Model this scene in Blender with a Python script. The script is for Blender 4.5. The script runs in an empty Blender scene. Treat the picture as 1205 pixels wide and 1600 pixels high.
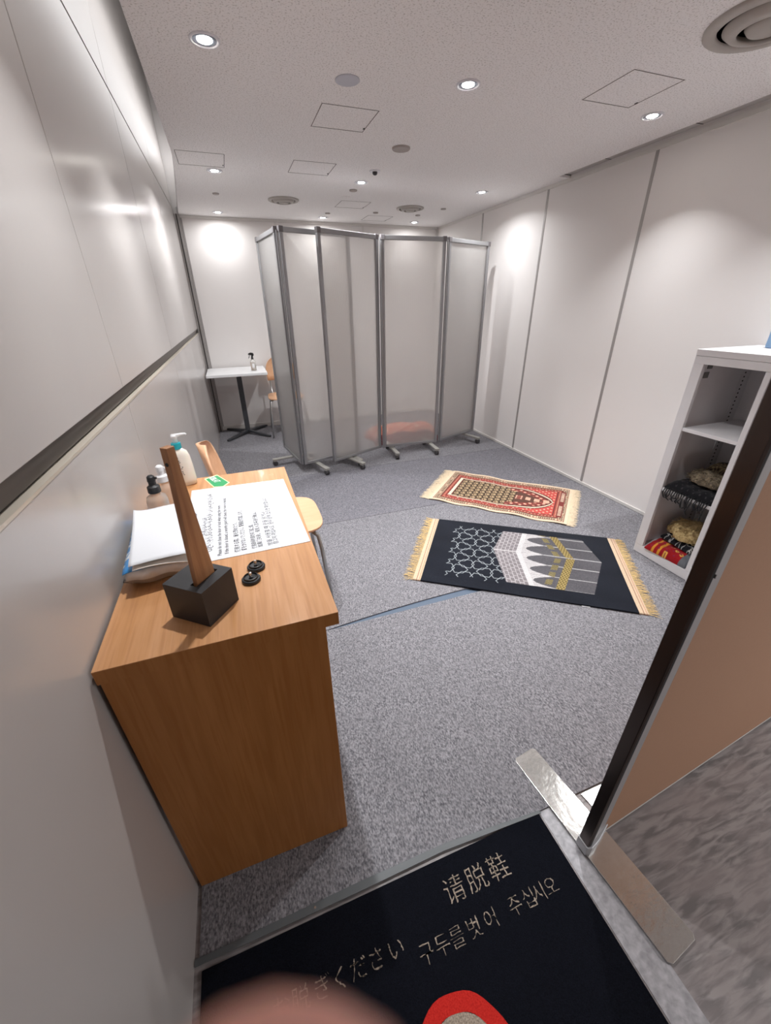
import bpy, bmesh, math, random
import numpy as np
from mathutils import Vector, Matrix
random.seed(7)
C = bpy.context.collection
sc = bpy.context.scene
R = math.radians
PI = math.pi

# ------------------------------------------------------------ camera
cam_d = bpy.data.cameras.new('camera')
cam = bpy.data.objects.new('camera', cam_d); C.objects.link(cam)
cam_d.sensor_fit = 'HORIZONTAL'; cam_d.sensor_width = 36.0
cam_d.lens = 36.0 * 620.68 / 1205.0
cr = Vector((0.94095972, -0.33828043, -0.01269508))
cu = Vector((0.1670159, 0.43129772, 0.88661602))
cf = Vector((0.29444949, 0.83639024, -0.46233199))
EYE = Vector((0, 0, 1.4))
cam.matrix_world = Matrix(((cr.x, cu.x, -cf.x, EYE.x), (cr.y, cu.y, -cf.y, EYE.y), (cr.z, cu.z, -cf.z, EYE.z), (0, 0, 0, 1)))
cam_d.clip_start = 0.004; cam_d.clip_end = 50
cam_d.dof.use_dof = True; cam_d.dof.focus_distance = 1.5; cam_d.dof.aperture_fstop = 7.0
sc.camera = cam
# ------------------------------------------------------------ view and world
sc.view_settings.view_transform = 'Standard'; sc.view_settings.look = 'None'
sc.view_settings.gamma = 1.0; sc.view_settings.use_curve_mapping = False
sc.view_settings.exposure = 0.06
w = bpy.data.worlds.new('world'); sc.world = w; w.use_nodes = True
w.node_tree.nodes['Background'].inputs[0].default_value = (1, .97, .93, 1)
w.node_tree.nodes['Background'].inputs[1].default_value = 0.02
LAMP_W = 8.2
LAMP_COL = (.99, 1.0, 1.015)
CEIL = 2.24
LX = (0.09, 1.15, 2.22); LY = (1.15, 2.11, 3.72, 5.16)
XL, XR, YB = -0.332, 2.642, 5.40

# ------------------------------------------------------------ helpers
class MB:
    def __init__(s): s.v = []; s.f = []; s.m = []; s.mats = []; s.cur = 0
    def mat(s, m):
        if m not in s.mats: s.mats.append(m)
        s.cur = s.mats.index(m); return s
    def face(s, vs, idx): 
        b = len(s.v); s.v += [tuple(p) for p in vs]
        for f in idx: s.f.append(tuple(b + i for i in f)); s.m.append(s.cur)
        return s
    def box(s, x0, x1, y0, y1, z0, z1, M=None):
        vs = [(x, y, z) for z in (z0, z1) for y in (y0, y1) for x in (x0, x1)]
        if M: vs = [M @ Vector(p) for p in vs]
        return s.face(vs, [(0, 2, 3, 1), (4, 5, 7, 6), (0, 1, 5, 4), (2, 6, 7, 3), (0, 4, 6, 2), (1, 3, 7, 5)])
    def prism(s, poly, z0, z1, M=None):
        n = len(poly); vs = [(p[0], p[1], z0) for p in poly] + [(p[0], p[1], z1) for p in poly]
        if M: vs = [M @ Vector(p) for p in vs]
        return s.face(vs, [tuple(range(n - 1, -1, -1)), tuple(range(n, 2 * n))] + [(i, (i + 1) % n, n + (i + 1) % n, n + i) for i in range(n)])
    def lathe(s, prof, seg=24, M=None, sx=1, sy=1, caps=True):
        vs = []; n = len(prof)
        for r, z in prof:
            for k in range(seg):
                a = 2 * PI * k / seg; vs.append((r * math.cos(a) * sx, r * math.sin(a) * sy, z))
        if M: vs = [M @ Vector(p) for p in vs]
        f = [(i * seg + k, i * seg + (k + 1) % seg, (i + 1) * seg + (k + 1) % seg, (i + 1) * seg + k) for i in range(n - 1) for k in range(seg)]
        if caps: f += [tuple(range(seg - 1, -1, -1)), tuple((n - 1) * seg + k for k in range(seg))]
        return s.face(vs, f)
    def tube(s, pts, r, seg=8, closed=False):
        pts = [Vector(p) for p in pts]; n = len(pts); vs = []
        rr = r if isinstance(r, (list, tuple)) else [r] * n
        up = None
        for i, p in enumerate(pts):
            d = (pts[min(i + 1, n - 1)] - pts[max(i - 1, 0)]).normalized()
            if up is None: up = Vector((0, 0, 1)) if abs(d.z) < .9 else Vector((1, 0, 0))
            a = d.cross(up).normalized(); b = a.cross(d).normalized(); up = b
            for k in range(seg):
                t = 2 * PI * k / seg; vs.append(p + (a * math.cos(t) + b * math.sin(t)) * rr[i])
        f = [(i * seg + k, i * seg + (k + 1) % seg, (i + 1) * seg + (k + 1) % seg, (i + 1) * seg + k) for i in range(n - 1) for k in range(seg)]
        f += [tuple(range(seg - 1, -1, -1)), tuple((n - 1) * seg + k for k in range(seg))]
        return s.face(vs, f)
    def build(s, name, m=None, parent=None, bevel=0, smooth=False, loc=None, rot=0):
        me = bpy.data.meshes.new(name); me.from_pydata(s.v, [], s.f)
        bm = bmesh.new(); bm.from_mesh(me); bmesh.ops.recalc_face_normals(bm, faces=bm.faces); bm.to_mesh(me); bm.free()
        for mm in (s.mats or [m]): me.materials.append(mm)
        if s.mats: me.polygons.foreach_set('material_index', s.m)
        if smooth: me.polygons.foreach_set('use_smooth', [True] * len(me.polygons))
        o = bpy.data.objects.new(name, me); C.objects.link(o)
        if parent: o.parent = parent
        if loc is not None: o.location = loc
        o.rotation_euler.z = rot
        if bevel:
            b = o.modifiers.new('b', 'BEVEL'); b.width = bevel; b.segments = 2; b.limit_method = 'ANGLE'; b.angle_limit = R(40)
        if smooth:
            pass
        return o

def thing(name, label, cat, loc=(0, 0, 0), rot=0, group=None):
    o = bpy.data.objects.new(name, None); C.objects.link(o); o.empty_display_size = .1
    o.location = loc; o.rotation_euler.z = rot
    return tag(o, label, cat, group)
def tag(o, label, cat, group=None, kind=None):
    o['label'] = label; o['category'] = cat
    if group: o['group'] = group
    if kind: o['kind'] = kind
    return o
def struct(o): o['kind'] = 'structure'; return o
def dup(root, loc, rot, label, group=None):
    r = root.copy(); C.objects.link(r); r.location = loc; r.rotation_euler.z = rot; r['label'] = label
    if group: r['group'] = group
    for ch in list(root.children):
        c = ch.copy(); C.objects.link(c); c.parent = r
        for g in list(ch.children):
            d = g.copy(); C.objects.link(d); d.parent = c
    return r
def Tm(x, y, z=0, a=0): return Matrix.Translation((x, y, z)) @ Matrix.Rotation(a, 4, 'Z')

# ------------------------------------------------------------ materials
def lin(c):
    return tuple(((x / 255) / 12.92 if x <= 10 else (((x / 255) + .055) / 1.055) ** 2.4) for x in c)
def mk(name, rgb, rough=.5, metal=0, coat=0, spec=.5, **kw):
    m = bpy.data.materials.new(name); m.use_nodes = True; n = m.node_tree.nodes; l = m.node_tree.links
    p = n['Principled BSDF']
    col = lin(rgb)
    p.inputs['Roughness'].default_value = rough; p.inputs['Metallic'].default_value = metal
    p.inputs['Coat Weight'].default_value = coat; p.inputs['Coat Roughness'].default_value = kw.get('coat_rough', .1)
    p.inputs['Specular IOR Level'].default_value = spec
    if 'trans' in kw: p.inputs['Transmission Weight'].default_value = kw['trans']; p.inputs['IOR'].default_value = kw.get('ior', 1.45)
    if 'sss' in kw: p.inputs['Subsurface Weight'].default_value = kw['sss']; p.inputs['Subsurface Radius'].default_value = (.01, .004, .002); p.inputs['Subsurface Scale'].default_value = .3
    if 'emit' in kw: p.inputs['Emission Color'].default_value = (*lin(kw.get('ecol', (255, 250, 240))), 1); p.inputs['Emission Strength'].default_value = kw['emit']
    tc = n.new('ShaderNodeTexCoord')
    mp = n.new('ShaderNodeMapping'); mp.inputs['Scale'].default_value = kw.get('stretch', (1, 1, 1)); mp.inputs['Rotation'].default_value = kw.get('trot', (0, 0, 0))
    l.new(tc.outputs['Object'], mp.inputs[0])
    nz = n.new('ShaderNodeTexNoise'); nz.inputs['Scale'].default_value = kw.get('nscale', 8); nz.inputs['Detail'].default_value = kw.get('detail', 3)
    nz.inputs['Distortion'].default_value = kw.get('distort', 0)
    l.new(mp.outputs[0], nz.inputs['Vector'])
    rp = n.new('ShaderNodeValToRGB')
    v = kw.get('var', .03)
    rp.color_ramp.elements[0].position = kw.get('p0', .3); rp.color_ramp.elements[1].position = kw.get('p1', .7)
    c2 = lin(kw['rgb2']) if 'rgb2' in kw else tuple(min(1, x * (1 + v)) for x in col)
    c1 = col if 'rgb2' in kw else tuple(x * (1 - v) for x in col)
    rp.color_ramp.elements[0].color = (*c1, 1); rp.color_ramp.elements[1].color = (*c2, 1)
    l.new(nz.outputs['Fac'], rp.inputs[0])
    last = rp.outputs[0]
    if 'rgb3' in kw:   # second layer of coarser tone
        nz2 = n.new('ShaderNodeTexNoise'); nz2.inputs['Scale'].default_value = kw.get('n3', 2); nz2.inputs['Detail'].default_value = 4
        mp2 = n.new('ShaderNodeMapping'); mp2.inputs['Scale'].default_value = kw.get('stretch3', (1, 1, 1)); l.new(tc.outputs['Object'], mp2.inputs[0]); l.new(mp2.outputs[0], nz2.inputs['Vector'])
        r2 = n.new('ShaderNodeValToRGB'); r2.color_ramp.elements[0].position = kw.get('q0', .4); r2.color_ramp.elements[1].position = kw.get('q1', .65)
        r2.color_ramp.elements[0].color = (0, 0, 0, 1); r2.color_ramp.elements[1].color = (1, 1, 1, 1); l.new(nz2.outputs['Fac'], r2.inputs[0])
        mx = n.new('ShaderNodeMixRGB'); mu = n.new('ShaderNodeMath'); mu.operation = 'MULTIPLY'; mu.inputs[1].default_value = kw.get('m3', .6)
        l.new(r2.outputs[0], mu.inputs[0]); l.new(mu.outputs[0], mx.inputs[0]); l.new(last, mx.inputs[1]); mx.inputs[2].default_value = (*lin(kw['rgb3']), 1)
        last = mx.outputs[0]
    l.new(last, p.inputs['Base Color'])
    if kw.get('bump', 0):
        b = n.new('ShaderNodeBump'); b.inputs['Strength'].default_value = kw['bump']; b.inputs['Distance'].default_value = kw.get('bdist', .002)
        bn = n.new('ShaderNodeTexNoise'); bn.inputs['Scale'].default_value = kw.get('bscale', kw.get('nscale', 8)); bn.inputs['Detail'].default_value = 4
        l.new(mp.outputs[0], bn.inputs['Vector']); l.new(bn.outputs['Fac'], b.inputs['Height']); l.new(b.outputs[0], p.inputs['Normal'])
    return m

M = {}
M['steel_panel'] = mk('glossy_panel', (198, 193, 190), .34, 0, .45, .5, nscale=3, var=.015, coat_rough=.2, bump=.03, bscale=1.2, bdist=.01)
M['groove'] = mk('groove_metal', (92, 86, 80), .4, .5)
M['groove_dark'] = mk('groove_dark', (40, 36, 34), .6)
M['lip'] = mk('panel_lip', (215, 205, 190), .3, .2)
M['wall'] = mk('partition_wall', (232, 228, 226), .55, nscale=2, var=.008, spec=.3)
M['wallrail'] = mk('wall_joint', (168, 164, 162), .4, .35)
M['wallrail_light'] = mk('wall_rail_light', (222, 219, 215), .4, .1)
M['ceiling'] = mk('rockwool_ceiling', (206, 203, 201), .95, spec=.1, nscale=150, detail=4, rgb2=(246, 244, 244), p0=.33, p1=.46, bump=.6, bscale=95, bdist=.003)
M['hatchline'] = mk('hatch_line', (120, 112, 110), .6)
M['slot'] = mk('slot_grey', (190, 186, 184), .5)
M['black'] = mk('black_plastic', (22, 22, 24), .45)
M['white_plastic'] = mk('white_plastic', (235, 235, 236), .35)
M['whitemetal'] = mk('white_painted_steel', (222, 220, 222), .4)
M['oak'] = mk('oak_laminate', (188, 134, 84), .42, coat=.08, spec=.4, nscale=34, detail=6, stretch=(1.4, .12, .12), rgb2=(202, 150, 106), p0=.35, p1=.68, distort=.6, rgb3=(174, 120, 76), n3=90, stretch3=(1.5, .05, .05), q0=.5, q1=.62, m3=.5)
M['oak_shaded'] = mk('oak_laminate_shaded', (160, 104, 54), .5, spec=.3, nscale=30, detail=6, stretch=(1.6, 1.6, .12), rgb2=(174, 117, 65), p0=.35, p1=.68, distort=.6, rgb3=(156, 97, 46), n3=90, stretch3=(1.5, 1.5, .05), q0=.5, q1=.62, m3=.5)  # upright-grain copy of the desk oak, darkened to paint in shade on sides
M['birch'] = mk('birch_ply', (214, 164, 126), .4, coat=.2, nscale=30, stretch=(.2, 1, 1), rgb2=(224, 178, 140), detail=5)
M['walnut'] = mk('walnut', (156, 104, 66), .45, nscale=60, stretch=(1, 1, .08), rgb2=(186, 134, 92), detail=6, p0=.4, p1=.65)
M['chrome'] = mk('silver_tube', (190, 190, 188), .28, .8)
M['alu'] = mk('anodised_aluminium', (158, 158, 160), .38, .55)
M['corner'] = mk('grey_corner_cap', (118, 114, 116), .5)
M['caster'] = mk('caster_rubber', (70, 68, 70), .6)
M['foot'] = mk('grey_foot_bar', (176, 174, 168), .45, .3)
M['darkpost'] = mk('dark_post', (74, 76, 80), .4, .4)
M['carpet'] = mk('grey_carpet', (86, 85, 90), .95, spec=.1, nscale=230, detail=4, stretch=(1, .55, 1), rgb2=(160, 158, 162), p0=.33, p1=.7, rgb3=(124, 122, 126), n3=9, m3=.25, bump=.6, bscale=200, bdist=.003)
M['carpet2'] = mk('grey_carpet_darker', (80, 79, 85), .95, spec=.1, nscale=230, detail=4, stretch=(.55, 1, 1), rgb2=(152, 150, 156), p0=.33, p1=.7, rgb3=(116, 114, 120), n3=7, m3=.3, bump=.6, bscale=200, bdist=.003)
M['tape'] = mk('joint_tape', (84, 98, 116), .5)
M['vinyl'] = mk('marbled_vinyl_tile', (120, 115, 115), .42, nscale=26, detail=10, stretch=(.45, 2.6, 1), trot=(0, 0, .55), rgb2=(164, 157, 156), p0=.40, p1=.60, distort=.5, rgb3=(152, 142, 141), n3=5, stretch3=(1, 3, 1), m3=.7)
M['vinyl_b'] = mk('marbled_vinyl_tile_cross', (122, 116, 116), .42, nscale=40, detail=10, stretch=(2.4, .5, 1), trot=(0, 0, .2), rgb2=(176, 168, 167), p0=.42, p1=.58, distort=.6, rgb3=(140, 130, 128), n3=5, m3=.6)
M['vinyl_edge'] = mk('pale_stone_strip', (150, 148, 152), .4, nscale=60, detail=9, rgb2=(192, 190, 194), distort=.3)
M['mat_pile'] = mk('black_mat_pile', (9, 10, 15), .95, spec=.06, nscale=500, rgb2=(22, 24, 32), bump=.7, bscale=400, bdist=.002)
M['mat_text'] = mk('cream_pile', (186, 170, 154), .95, spec=.1, nscale=300, rgb2=(120, 108, 96), bump=.6, bscale=300)
M['mat_red'] = mk('red_pile', (176, 34, 30), .95, spec=.1, nscale=300, rgb2=(204, 50, 42), bump=.6, bscale=300)
M['rubber'] = mk('grey_rubber_edge', (92, 96, 98), .5)
M['brushed'] = mk('scratched_steel', (214, 212, 208), .16, 1, nscale=60, bump=.35, bscale=38, bdist=.002, distort=2)
M['brushed_clean'] = mk('polished_steel', (200, 190, 178), .08, 1, nscale=60, bump=.02)
M['bronze'] = mk('dark_bronze_edge', (78, 68, 64), .25, .8)
M['edge_steel'] = mk('grey_steel_edge', (176, 176, 178), .45, .45)
M['door_face'] = mk('tan_laminate', (188, 148, 122), .6, nscale=200, var=.02, spec=.2)
M['black_block'] = mk('black_painted_wood', (34, 34, 37), .5, nscale=60, stretch=(1, .1, .1), var=.15)
M['paper'] = mk('paper', (218, 219, 223), .7, var=.006)
M['ink'] = mk('ink', (62, 62, 66), .7)
M['ink_dark'] = mk('ink_dark', (60, 60, 64), .7)
M['green'] = mk('green_sticker', (12, 148, 84), .4)
M['cream_line'] = mk('cream_border', (236, 240, 180), .5)
M['clear'] = mk('clear_plastic', (240, 238, 234), .08, trans=.92, ior=1.3)
M['clear_liq'] = mk('frosted_plastic', (236, 228, 220), .3, trans=.7, ior=1.3)
M['teal'] = mk('teal_collar', (22, 164, 176), .35)
M['lotion'] = mk('cream_bottle', (240, 232, 220), .35, sss=.1)
M['gold'] = mk('brass', (220, 186, 110), .3, .9)
M['zinc'] = mk('zinc_screw', (206, 206, 206), .25, .9)
M['blue_plastic'] = mk('blue_film', (60, 140, 205), .3, coat=.4, nscale=26, rgb2=(235, 240, 244), p0=.52, p1=.56, distort=1.2, detail=2)
M['film'] = mk('clear_white_film', (226, 224, 222), .25, coat=.5, nscale=18, rgb2=(205, 200, 198), distort=1, bump=.4, bscale=14, bdist=.006)
M['skin'] = mk('skin', (250, 184, 168), .5, sss=.3, nscale=300, var=.04)
M['nail'] = mk('nail', (226, 176, 166), .3)
M['bluebox'] = mk('blue_clear_plastic', (150, 185, 222), .3, trans=.4)
M['peach'] = mk('peach_card', (232, 188, 160), .6)
M['lens_trim'] = mk('lamp_trim_white', (226, 226, 232), .35)
M['lamp'] = mk('lamp_glow', (255, 255, 255), .5, emit=3.5)
M['lamp_hot'] = mk('lamp_core', (255, 255, 255), .5, emit=60)
M['reflector'] = mk('lamp_reflector', (180, 190, 206), .2, .7)
M['vent_w'] = mk('vent_ring', (176, 170, 164), .5)
M['vent_d'] = mk('vent_dark', (58, 56, 58), .6)
M['navyfr'] = mk('gold_fringe', (226, 196, 140), .9, nscale=200, var=.15)
M['creamfr'] = mk('cream_fringe', (232, 214, 186), .9, nscale=200, var=.1)
M['blackfr'] = mk('black_fringe', (20, 20, 24), .8)
M['sticker'] = mk('grey_sticker', (120, 120, 118), .6)
M['purple'] = mk('purple_cloth', (78, 52, 120), .8)

# vertex colour material for woven things
def vcmat(name, rough=.9, bump=.4):
    m = bpy.data.materials.new(name); m.use_nodes = True; n = m.node_tree.nodes; l = m.node_tree.links; p = n['Principled BSDF']
    a = n.new('ShaderNodeAttribute'); a.attribute_name = 'Col'
    nz = n.new('ShaderNodeTexNoise'); nz.inputs['Scale'].default_value = 260; tc = n.new('ShaderNodeTexCoord'); l.new(tc.outputs['Object'], nz.inputs['Vector'])
    mr = n.new('ShaderNodeMapRange'); mr.inputs[1].default_value = .3; mr.inputs[2].default_value = .7; mr.inputs[3].default_value = .82; mr.inputs[4].default_value = 1.12
    l.new(nz.outputs['Fac'], mr.inputs[0])
    mx = n.new('ShaderNodeVectorMath'); mx.operation = 'SCALE'; l.new(a.outputs['Color'], mx.inputs[0]); l.new(mr.outputs[0], mx.inputs['Scale'])
    l.new(mx.outputs[0], p.inputs['Base Color']); p.inputs['Roughness'].default_value = rough; p.inputs['Specular IOR Level'].default_value = .15
    p.inputs['Sheen Weight'].default_value = .1
    b = n.new('ShaderNodeBump'); b.inputs['Strength'].default_value = bump; b.inputs['Distance'].default_value = .002; l.new(nz.outputs['Fac'], b.inputs['Height']); l.new(b.outputs[0], p.inputs['Normal'])
    return m
M['woven'] = vcmat('woven_pattern')

def sheet(name, L, W, nu, nv, rgbfn, zfn, m, parent=None, thick=.006, posfn=None):
    """a woven sheet: dense grid on top with pattern per vertex, closed by sides and underside"""
    u, v = np.meshgrid(np.linspace(0, 1, nu), np.linspace(0, 1, nv), indexing='ij')
    z = zfn(u, v)
    P = np.stack([u * L, v * W, z + thick], -1) if posfn is None else posfn(u, v)
    Pb = P.copy(); Pb[..., 2] -= thick
    verts = np.concatenate([P.reshape(-1, 3), Pb.reshape(-1, 3)])
    i, j = np.meshgrid(np.arange(nu - 1), np.arange(nv - 1), indexing='ij'); a = (i * nv + j).ravel(); N = nu * nv
    top = np.stack([a, a + nv, a + nv + 1, a + 1], 1); bot = np.stack([a + N, a + 1 + N, a + nv + 1 + N, a + nv + N], 1)
    ring = [k * nv for k in range(nu)] + [(nu - 1) * nv + k for k in range(1, nv)] + [k * nv + nv - 1 for k in range(nu - 2, -1, -1)] + [k for k in range(nv - 2, 0, -1)]
    r = np.array(ring); r2 = np.roll(r, -1); side = np.stack([r, r + N, r2 + N, r2], 1)
    faces = np.concatenate([top, bot, side])
    me = bpy.data.meshes.new(name); me.from_pydata(verts.tolist(), [], faces.tolist())
    col = rgbfn(u, v); col = np.clip(col, 0, 255) / 255.0; col = np.where(col <= .04045, col / 12.92, ((col + .055) / 1.055) ** 2.4)
    col = np.concatenate([col.reshape(-1, 3)] * 2); col = np.concatenate([col, np.ones((len(col), 1))], 1)
    ca = me.color_attributes.new('Col', 'FLOAT_COLOR', 'POINT'); ca.data.foreach_set('color', col.astype(np.float32).ravel())
    me.materials.append(m); me.polygons.foreach_set('use_smooth', [True] * len(top) + [False] * (len(faces) - len(top)))
    o = bpy.data.objects.new(name, me); C.objects.link(o)
    if parent: o.parent = parent
    return o

def text(body, size, m, parent, x, y, z, rot=0, name='lettering', ext=.0004, off=0, align='LEFT', sx=1.0, rough_edge=0, M4=None):
    c = bpy.data.curves.new('txt', 'FONT'); c.body = body; c.size = size; c.extrude = ext; c.align_x = align; c.resolution_u = 2; c.offset = off
    t = bpy.data.objects.new('txt', c); C.objects.link(t); bpy.context.view_layer.update()
    me = bpy.data.meshes.new_from_object(t.evaluated_get(bpy.context.evaluated_depsgraph_get()))
    bpy.data.objects.remove(t); bpy.data.curves.remove(c)
    me.name = name; me.materials.clear(); me.materials.append(m)
    if sx != 1.0: me.transform(Matrix.Diagonal((sx, 1, 1, 1)))
    if M4: me.transform(M4)
    o = bpy.data.objects.new(name, me); C.objects.link(o); o.location = (x, y, z); o.rotation_euler.z = rot
    if parent: o.parent = parent
    return o

# ------------------------------------------------------------ the room
fl = struct(MB().box(XL - .1, 4.0, -2.0, 5.5, -.1, 0).build('floor', M['vinyl']))
# lighter stone strip beside the mat and cross-grained tiles in the corridor
struct(MB().box(.655, .735, -1.6, .60, .0, .0015).build('trim_1', M['vinyl_edge']))
mb = MB()
poly = [(.86, .345), (1.75, .425), (1.75, .10), (1.15, -.06), (.88, .06)]
struct(MB().prism([(1.02, .02), (1.75, -.02), (1.75, -.6), (1.02, -.6)], 0, .0012).build('trim_2', M['vinyl_b']))
struct(MB().box(1.75, 4.0, .46, .52, 0, 2.3).build('wall_front', M['wall']))
struct(MB().box(XL - .1, 4.0, -2.1, -2.0, 0, 2.35).build('wall_corridor', M['wall']))
struct(MB().box(4.0, 4.1, -2.0, .52, 0, 2.35).build('wall_corridor_end', M['wall']))

# carpets (1 m wide rolls laid side by side)
def carpet(x0, x1, y0, y1, label, m, near=None, far=None, lift=0):
    # near: function giving the y of the near edge, lift: height profile there
    nx, ny = 120, 24; vs = []; f = []
    for i in range(nx + 1):
        x = x0 + (x1 - x0) * i / nx
        ya = near(x) if near else y0; yb = far(x) if far else y1
        for j in range(ny + 1):
            t = j / ny; y = ya + (yb - ya) * (t ** 2 if near else t)
            dy = y - ya
            z = .007 + (lift * max(0, (ya - y0)) / .05 * math.exp(-dy / .03) if near else 0)
            vs.append((x, y, z))
    n = len(vs); vs += [(a, b, max(.0002, c - .006)) for a, b, c in vs]
    k = ny + 1
    for i in range(nx):
        for j in range(ny):
            a = i * k + j; f.append((a, a + k, a + k + 1, a + 1)); f.append((n + a, n + a + 1, n + a + k + 1, n + a + k))
    ring = [i * k for i in range(nx + 1)] + [nx * k + j for j in range(1, k)] + [i * k + ny for i in range(nx - 1, -1, -1)] + [j for j in range(ny - 1, 0, -1)]
    for a, b in zip(ring, ring[1:] + ring[:1]): f.append((a, a + n, b + n, b))
    mb = MB(); mb.face(vs, f)
    return tag(mb.build('carpet', m, smooth=False), label, 'carpet', 'grey carpet lengths covering the floor')
def bow(x):
    if x < .2 or x > 1.75: return 1.457
    return 1.457 + .044 * math.sin(PI * (x - .2) / 1.55) ** .8
tag(MB().prism([(XL + .012, .490), (.35, .490), (.652, .468), (2.63, .468), (2.63, 1.455), (XL + .012, 1.455)], .0008, .007).build('carpet', M['carpet']), 'grey speckled carpet length nearest the entrance, bordering the black mat', 'carpet', 'grey carpet lengths covering the floor')
carpet(XL + .012, 2.63, 1.457, 2.497, 'grey carpet length under the dark blue rug with one edge bowed open at the seam', M['carpet'], near=bow, lift=.0)
carpet(XL + .012, 2.63, 2.501, 3.478, 'grey carpet length between the two thin seams in front of the screens', M['carpet2'])
carpet(XL + .012, 2.63, 3.482, 5.385, 'grey carpet length under the folding screens and the white table', M['carpet'])
tag(MB().box(.18, 1.8, 1.44, 1.53, .0002, .0007).build('joint_tape', M['tape']), 'dark bluish tape showing in the open carpet seam', 'tape')

# left wall: glossy panels with a dark groove at 1.16 m
wl = struct(MB().box(XL - .08, XL - .02, -2.0, 5.45, 0, 3.4).build('wall_left', M['groove_dark']))
ys = [-1.175, .135, 1.445, 2.755, 4.06, 5.39]
ys = [-2.0] + ys
for a, b in zip(ys, ys[1:]):
    for z0, z1 in ((0, 1.138), (1.188, 2.278), (2.288, 3.38)):
        MB().box(XL - .02, XL, a + .0028, b - .0028, z0, z1).build('wall_panel', M['steel_panel'], wl, bevel=.0015)
mb = MB(); mb.box(XL - .019, XL - .010, -2, 5.39, 1.139, 1.187); mb.mat(M['groove']); 
g = MB(); g.mat(M['groove']).box(XL - .0195, XL - .004, -2, 5.39, 1.172, 1.1875); g.mat(M['groove']).box(XL - .0195, XL - .012, -2, 5.39, 1.150, 1.1705); g.mat(M['groove_dark']).box(XL - .0195, XL - .0165, -2, 5.39, 1.145, 1.150)
g.mat(M['lip']).box(XL - .0195, XL + .001, -2, 5.39, 1.1385, 1.1445)
g.build('groove_channel', None, wl)
# corner post
pc = MB().mat(M['wallrail']).box(XL + .001, XL + .05, 5.352, 5.395, 0, CEIL).mat(M['groove_dark']).box(XL + .02, XL + .03, 5.345, 5.353, 0, CEIL)
struct(pc.build('trim_3', None))

# back wall
wb = struct(MB().box(XL - .1, 2.75, YB, YB + .08, 0, 3.42).build('wall_back', M['wall']))
for x in (.667, 1.671):
    MB().box(x - .011, x + .011, YB - .004, YB, .05, 2.215).build('joint_strip', M['wallrail_light'], wb)
MB().box(XL + .05, XR, YB - .012, YB, 2.215, 2.239).build('top_rail', M['wallrail_light'], wb)
struct(MB().box(XL + .05, XR, YB - .012, YB, 0, .055).build('baseboard_back', M['wallrail_light']))
MB().box(-.279, -.265, YB - .004, YB, .05, 2.215).build('joint_strip', M['wallrail'], wb)

# right wall
wr = struct(MB().box(XR, XR + .08, .46, 5.48, 0, 2.4).build('wall_right', M['wall']))
for y in (4.366, 3.385, 2.41, 1.43):
    MB().box(XR - .003, XR, y - .011, y + .011, .03, 2.215).build('joint_strip', M['wallrail'], wr)
MB().box(XR - .008, XR, .52, YB - .012, 2.215, 2.2395).build('top_rail', M['wallrail_light'], wr)
struct(MB().mat(M['wallrail_light']).box(XR - .01, XR, .52, YB - .012, .008, .03).mat(M['groove_dark']).box(XR - .004, XR, .52, YB - .012, 0, .008).build('baseboard_right', None))
MB().box(XR - .02, XR, YB - .02, YB - .012, 0.03, 2.215).build('corner_strip', M['wallrail_light'], wr)

# ceiling with an open slot along the left wall and a trough over the right wall
cpoly = [(-.148, -2.0), (4.0, -2.0), (4.0, .50), (2.535, .50), (2.535, 3.153), (2.66, 3.153), (2.66, 5.42), (-.31, 5.42), (-.284, 5.36), (-.25, 4.9), (-.214, 4.42), (-.185, 4.05), (-.162, 3.70), (-.152, 3.5), (-.148, 3.34)]
cl = struct(MB().prism(cpoly, CEIL, CEIL + .06).build('ceiling', M['ceiling']))
struct(MB().box(XL - .08, 4.1, -2.1, 5.5, 3.38, 3.42).build('ceiling_upper', M['slot']))
struct(MB().box(-.148, -.10, -2.0, 5.42, CEIL + .06, 3.38).build('wall_slot', M['wall']))
tr = MB().mat(M['slot']).box(2.537, 2.66, .52, 3.15, CEIL + .018, CEIL + .03)
tr.mat(M['groove_dark']).box(2.5355, 2.545, .52, 3.15, CEIL + .004, CEIL + .017)
for y in (2.77, 2.15, 1.53): tr.mat(M['groove_dark']).box(2.546, 2.64, y, y + .004, CEIL + .0165, CEIL + .0179)
tr.mat(M['groove_dark']).box(2.546, 2.64, 3.147, 3.15, CEIL + .014, CEIL + .0175)
struct(tr.build('trim_4', None))

# ceiling fixtures
def hatch(x0, y0, label, s=.285):
    t = MB().mat(M['hatchline']); w_ = .0035; z0, z1 = CEIL - .0012, CEIL - .0002
    t.box(x0, x0 + s, y0, y0 + w_, z0, z1).box(x0, x0 + s, y0 + s - w_, y0 + s, z0, z1).box(x0, x0 + w_, y0 + w_, y0 + s - w_, z0, z1).box(x0 + s - w_, x0 + s, y0 + w_, y0 + s - w_, z0, z1)
    e = thing('ceiling_hatch', label, 'access hatch', (x0 + s / 2, y0 + s / 2, CEIL - .001), 0, 'square access hatches in the ceiling')
    a = t.build('hatch_frame', None, e); a.location = (-(x0 + s / 2), -(y0 + s / 2), -(CEIL - .001))
    k = MB().box(s / 2 - .012, s / 2 - .006, s / 2 - .06, s / 2 - .045, -.002, .0006).build('latch', M['vent_d'], e)
    return e
hatch(-.13, 3.35, 'square ceiling hatch closest to the left wall')
hatch(.578, 3.335, 'square ceiling hatch in front of the left far vent')
hatch(.585, 2.475, 'square ceiling hatch behind the large blank disc, nearest on the left half')
hatch(1.735, 1.79, 'square ceiling hatch nearest the dark trough above the right wall', .287)
hatch(1.152, 4.34, 'square ceiling hatch over the folding screens between the two far vents', .28)
hatch(1.585, 4.91, 'square ceiling hatch farthest back, just in front of the back wall', .28)

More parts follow.
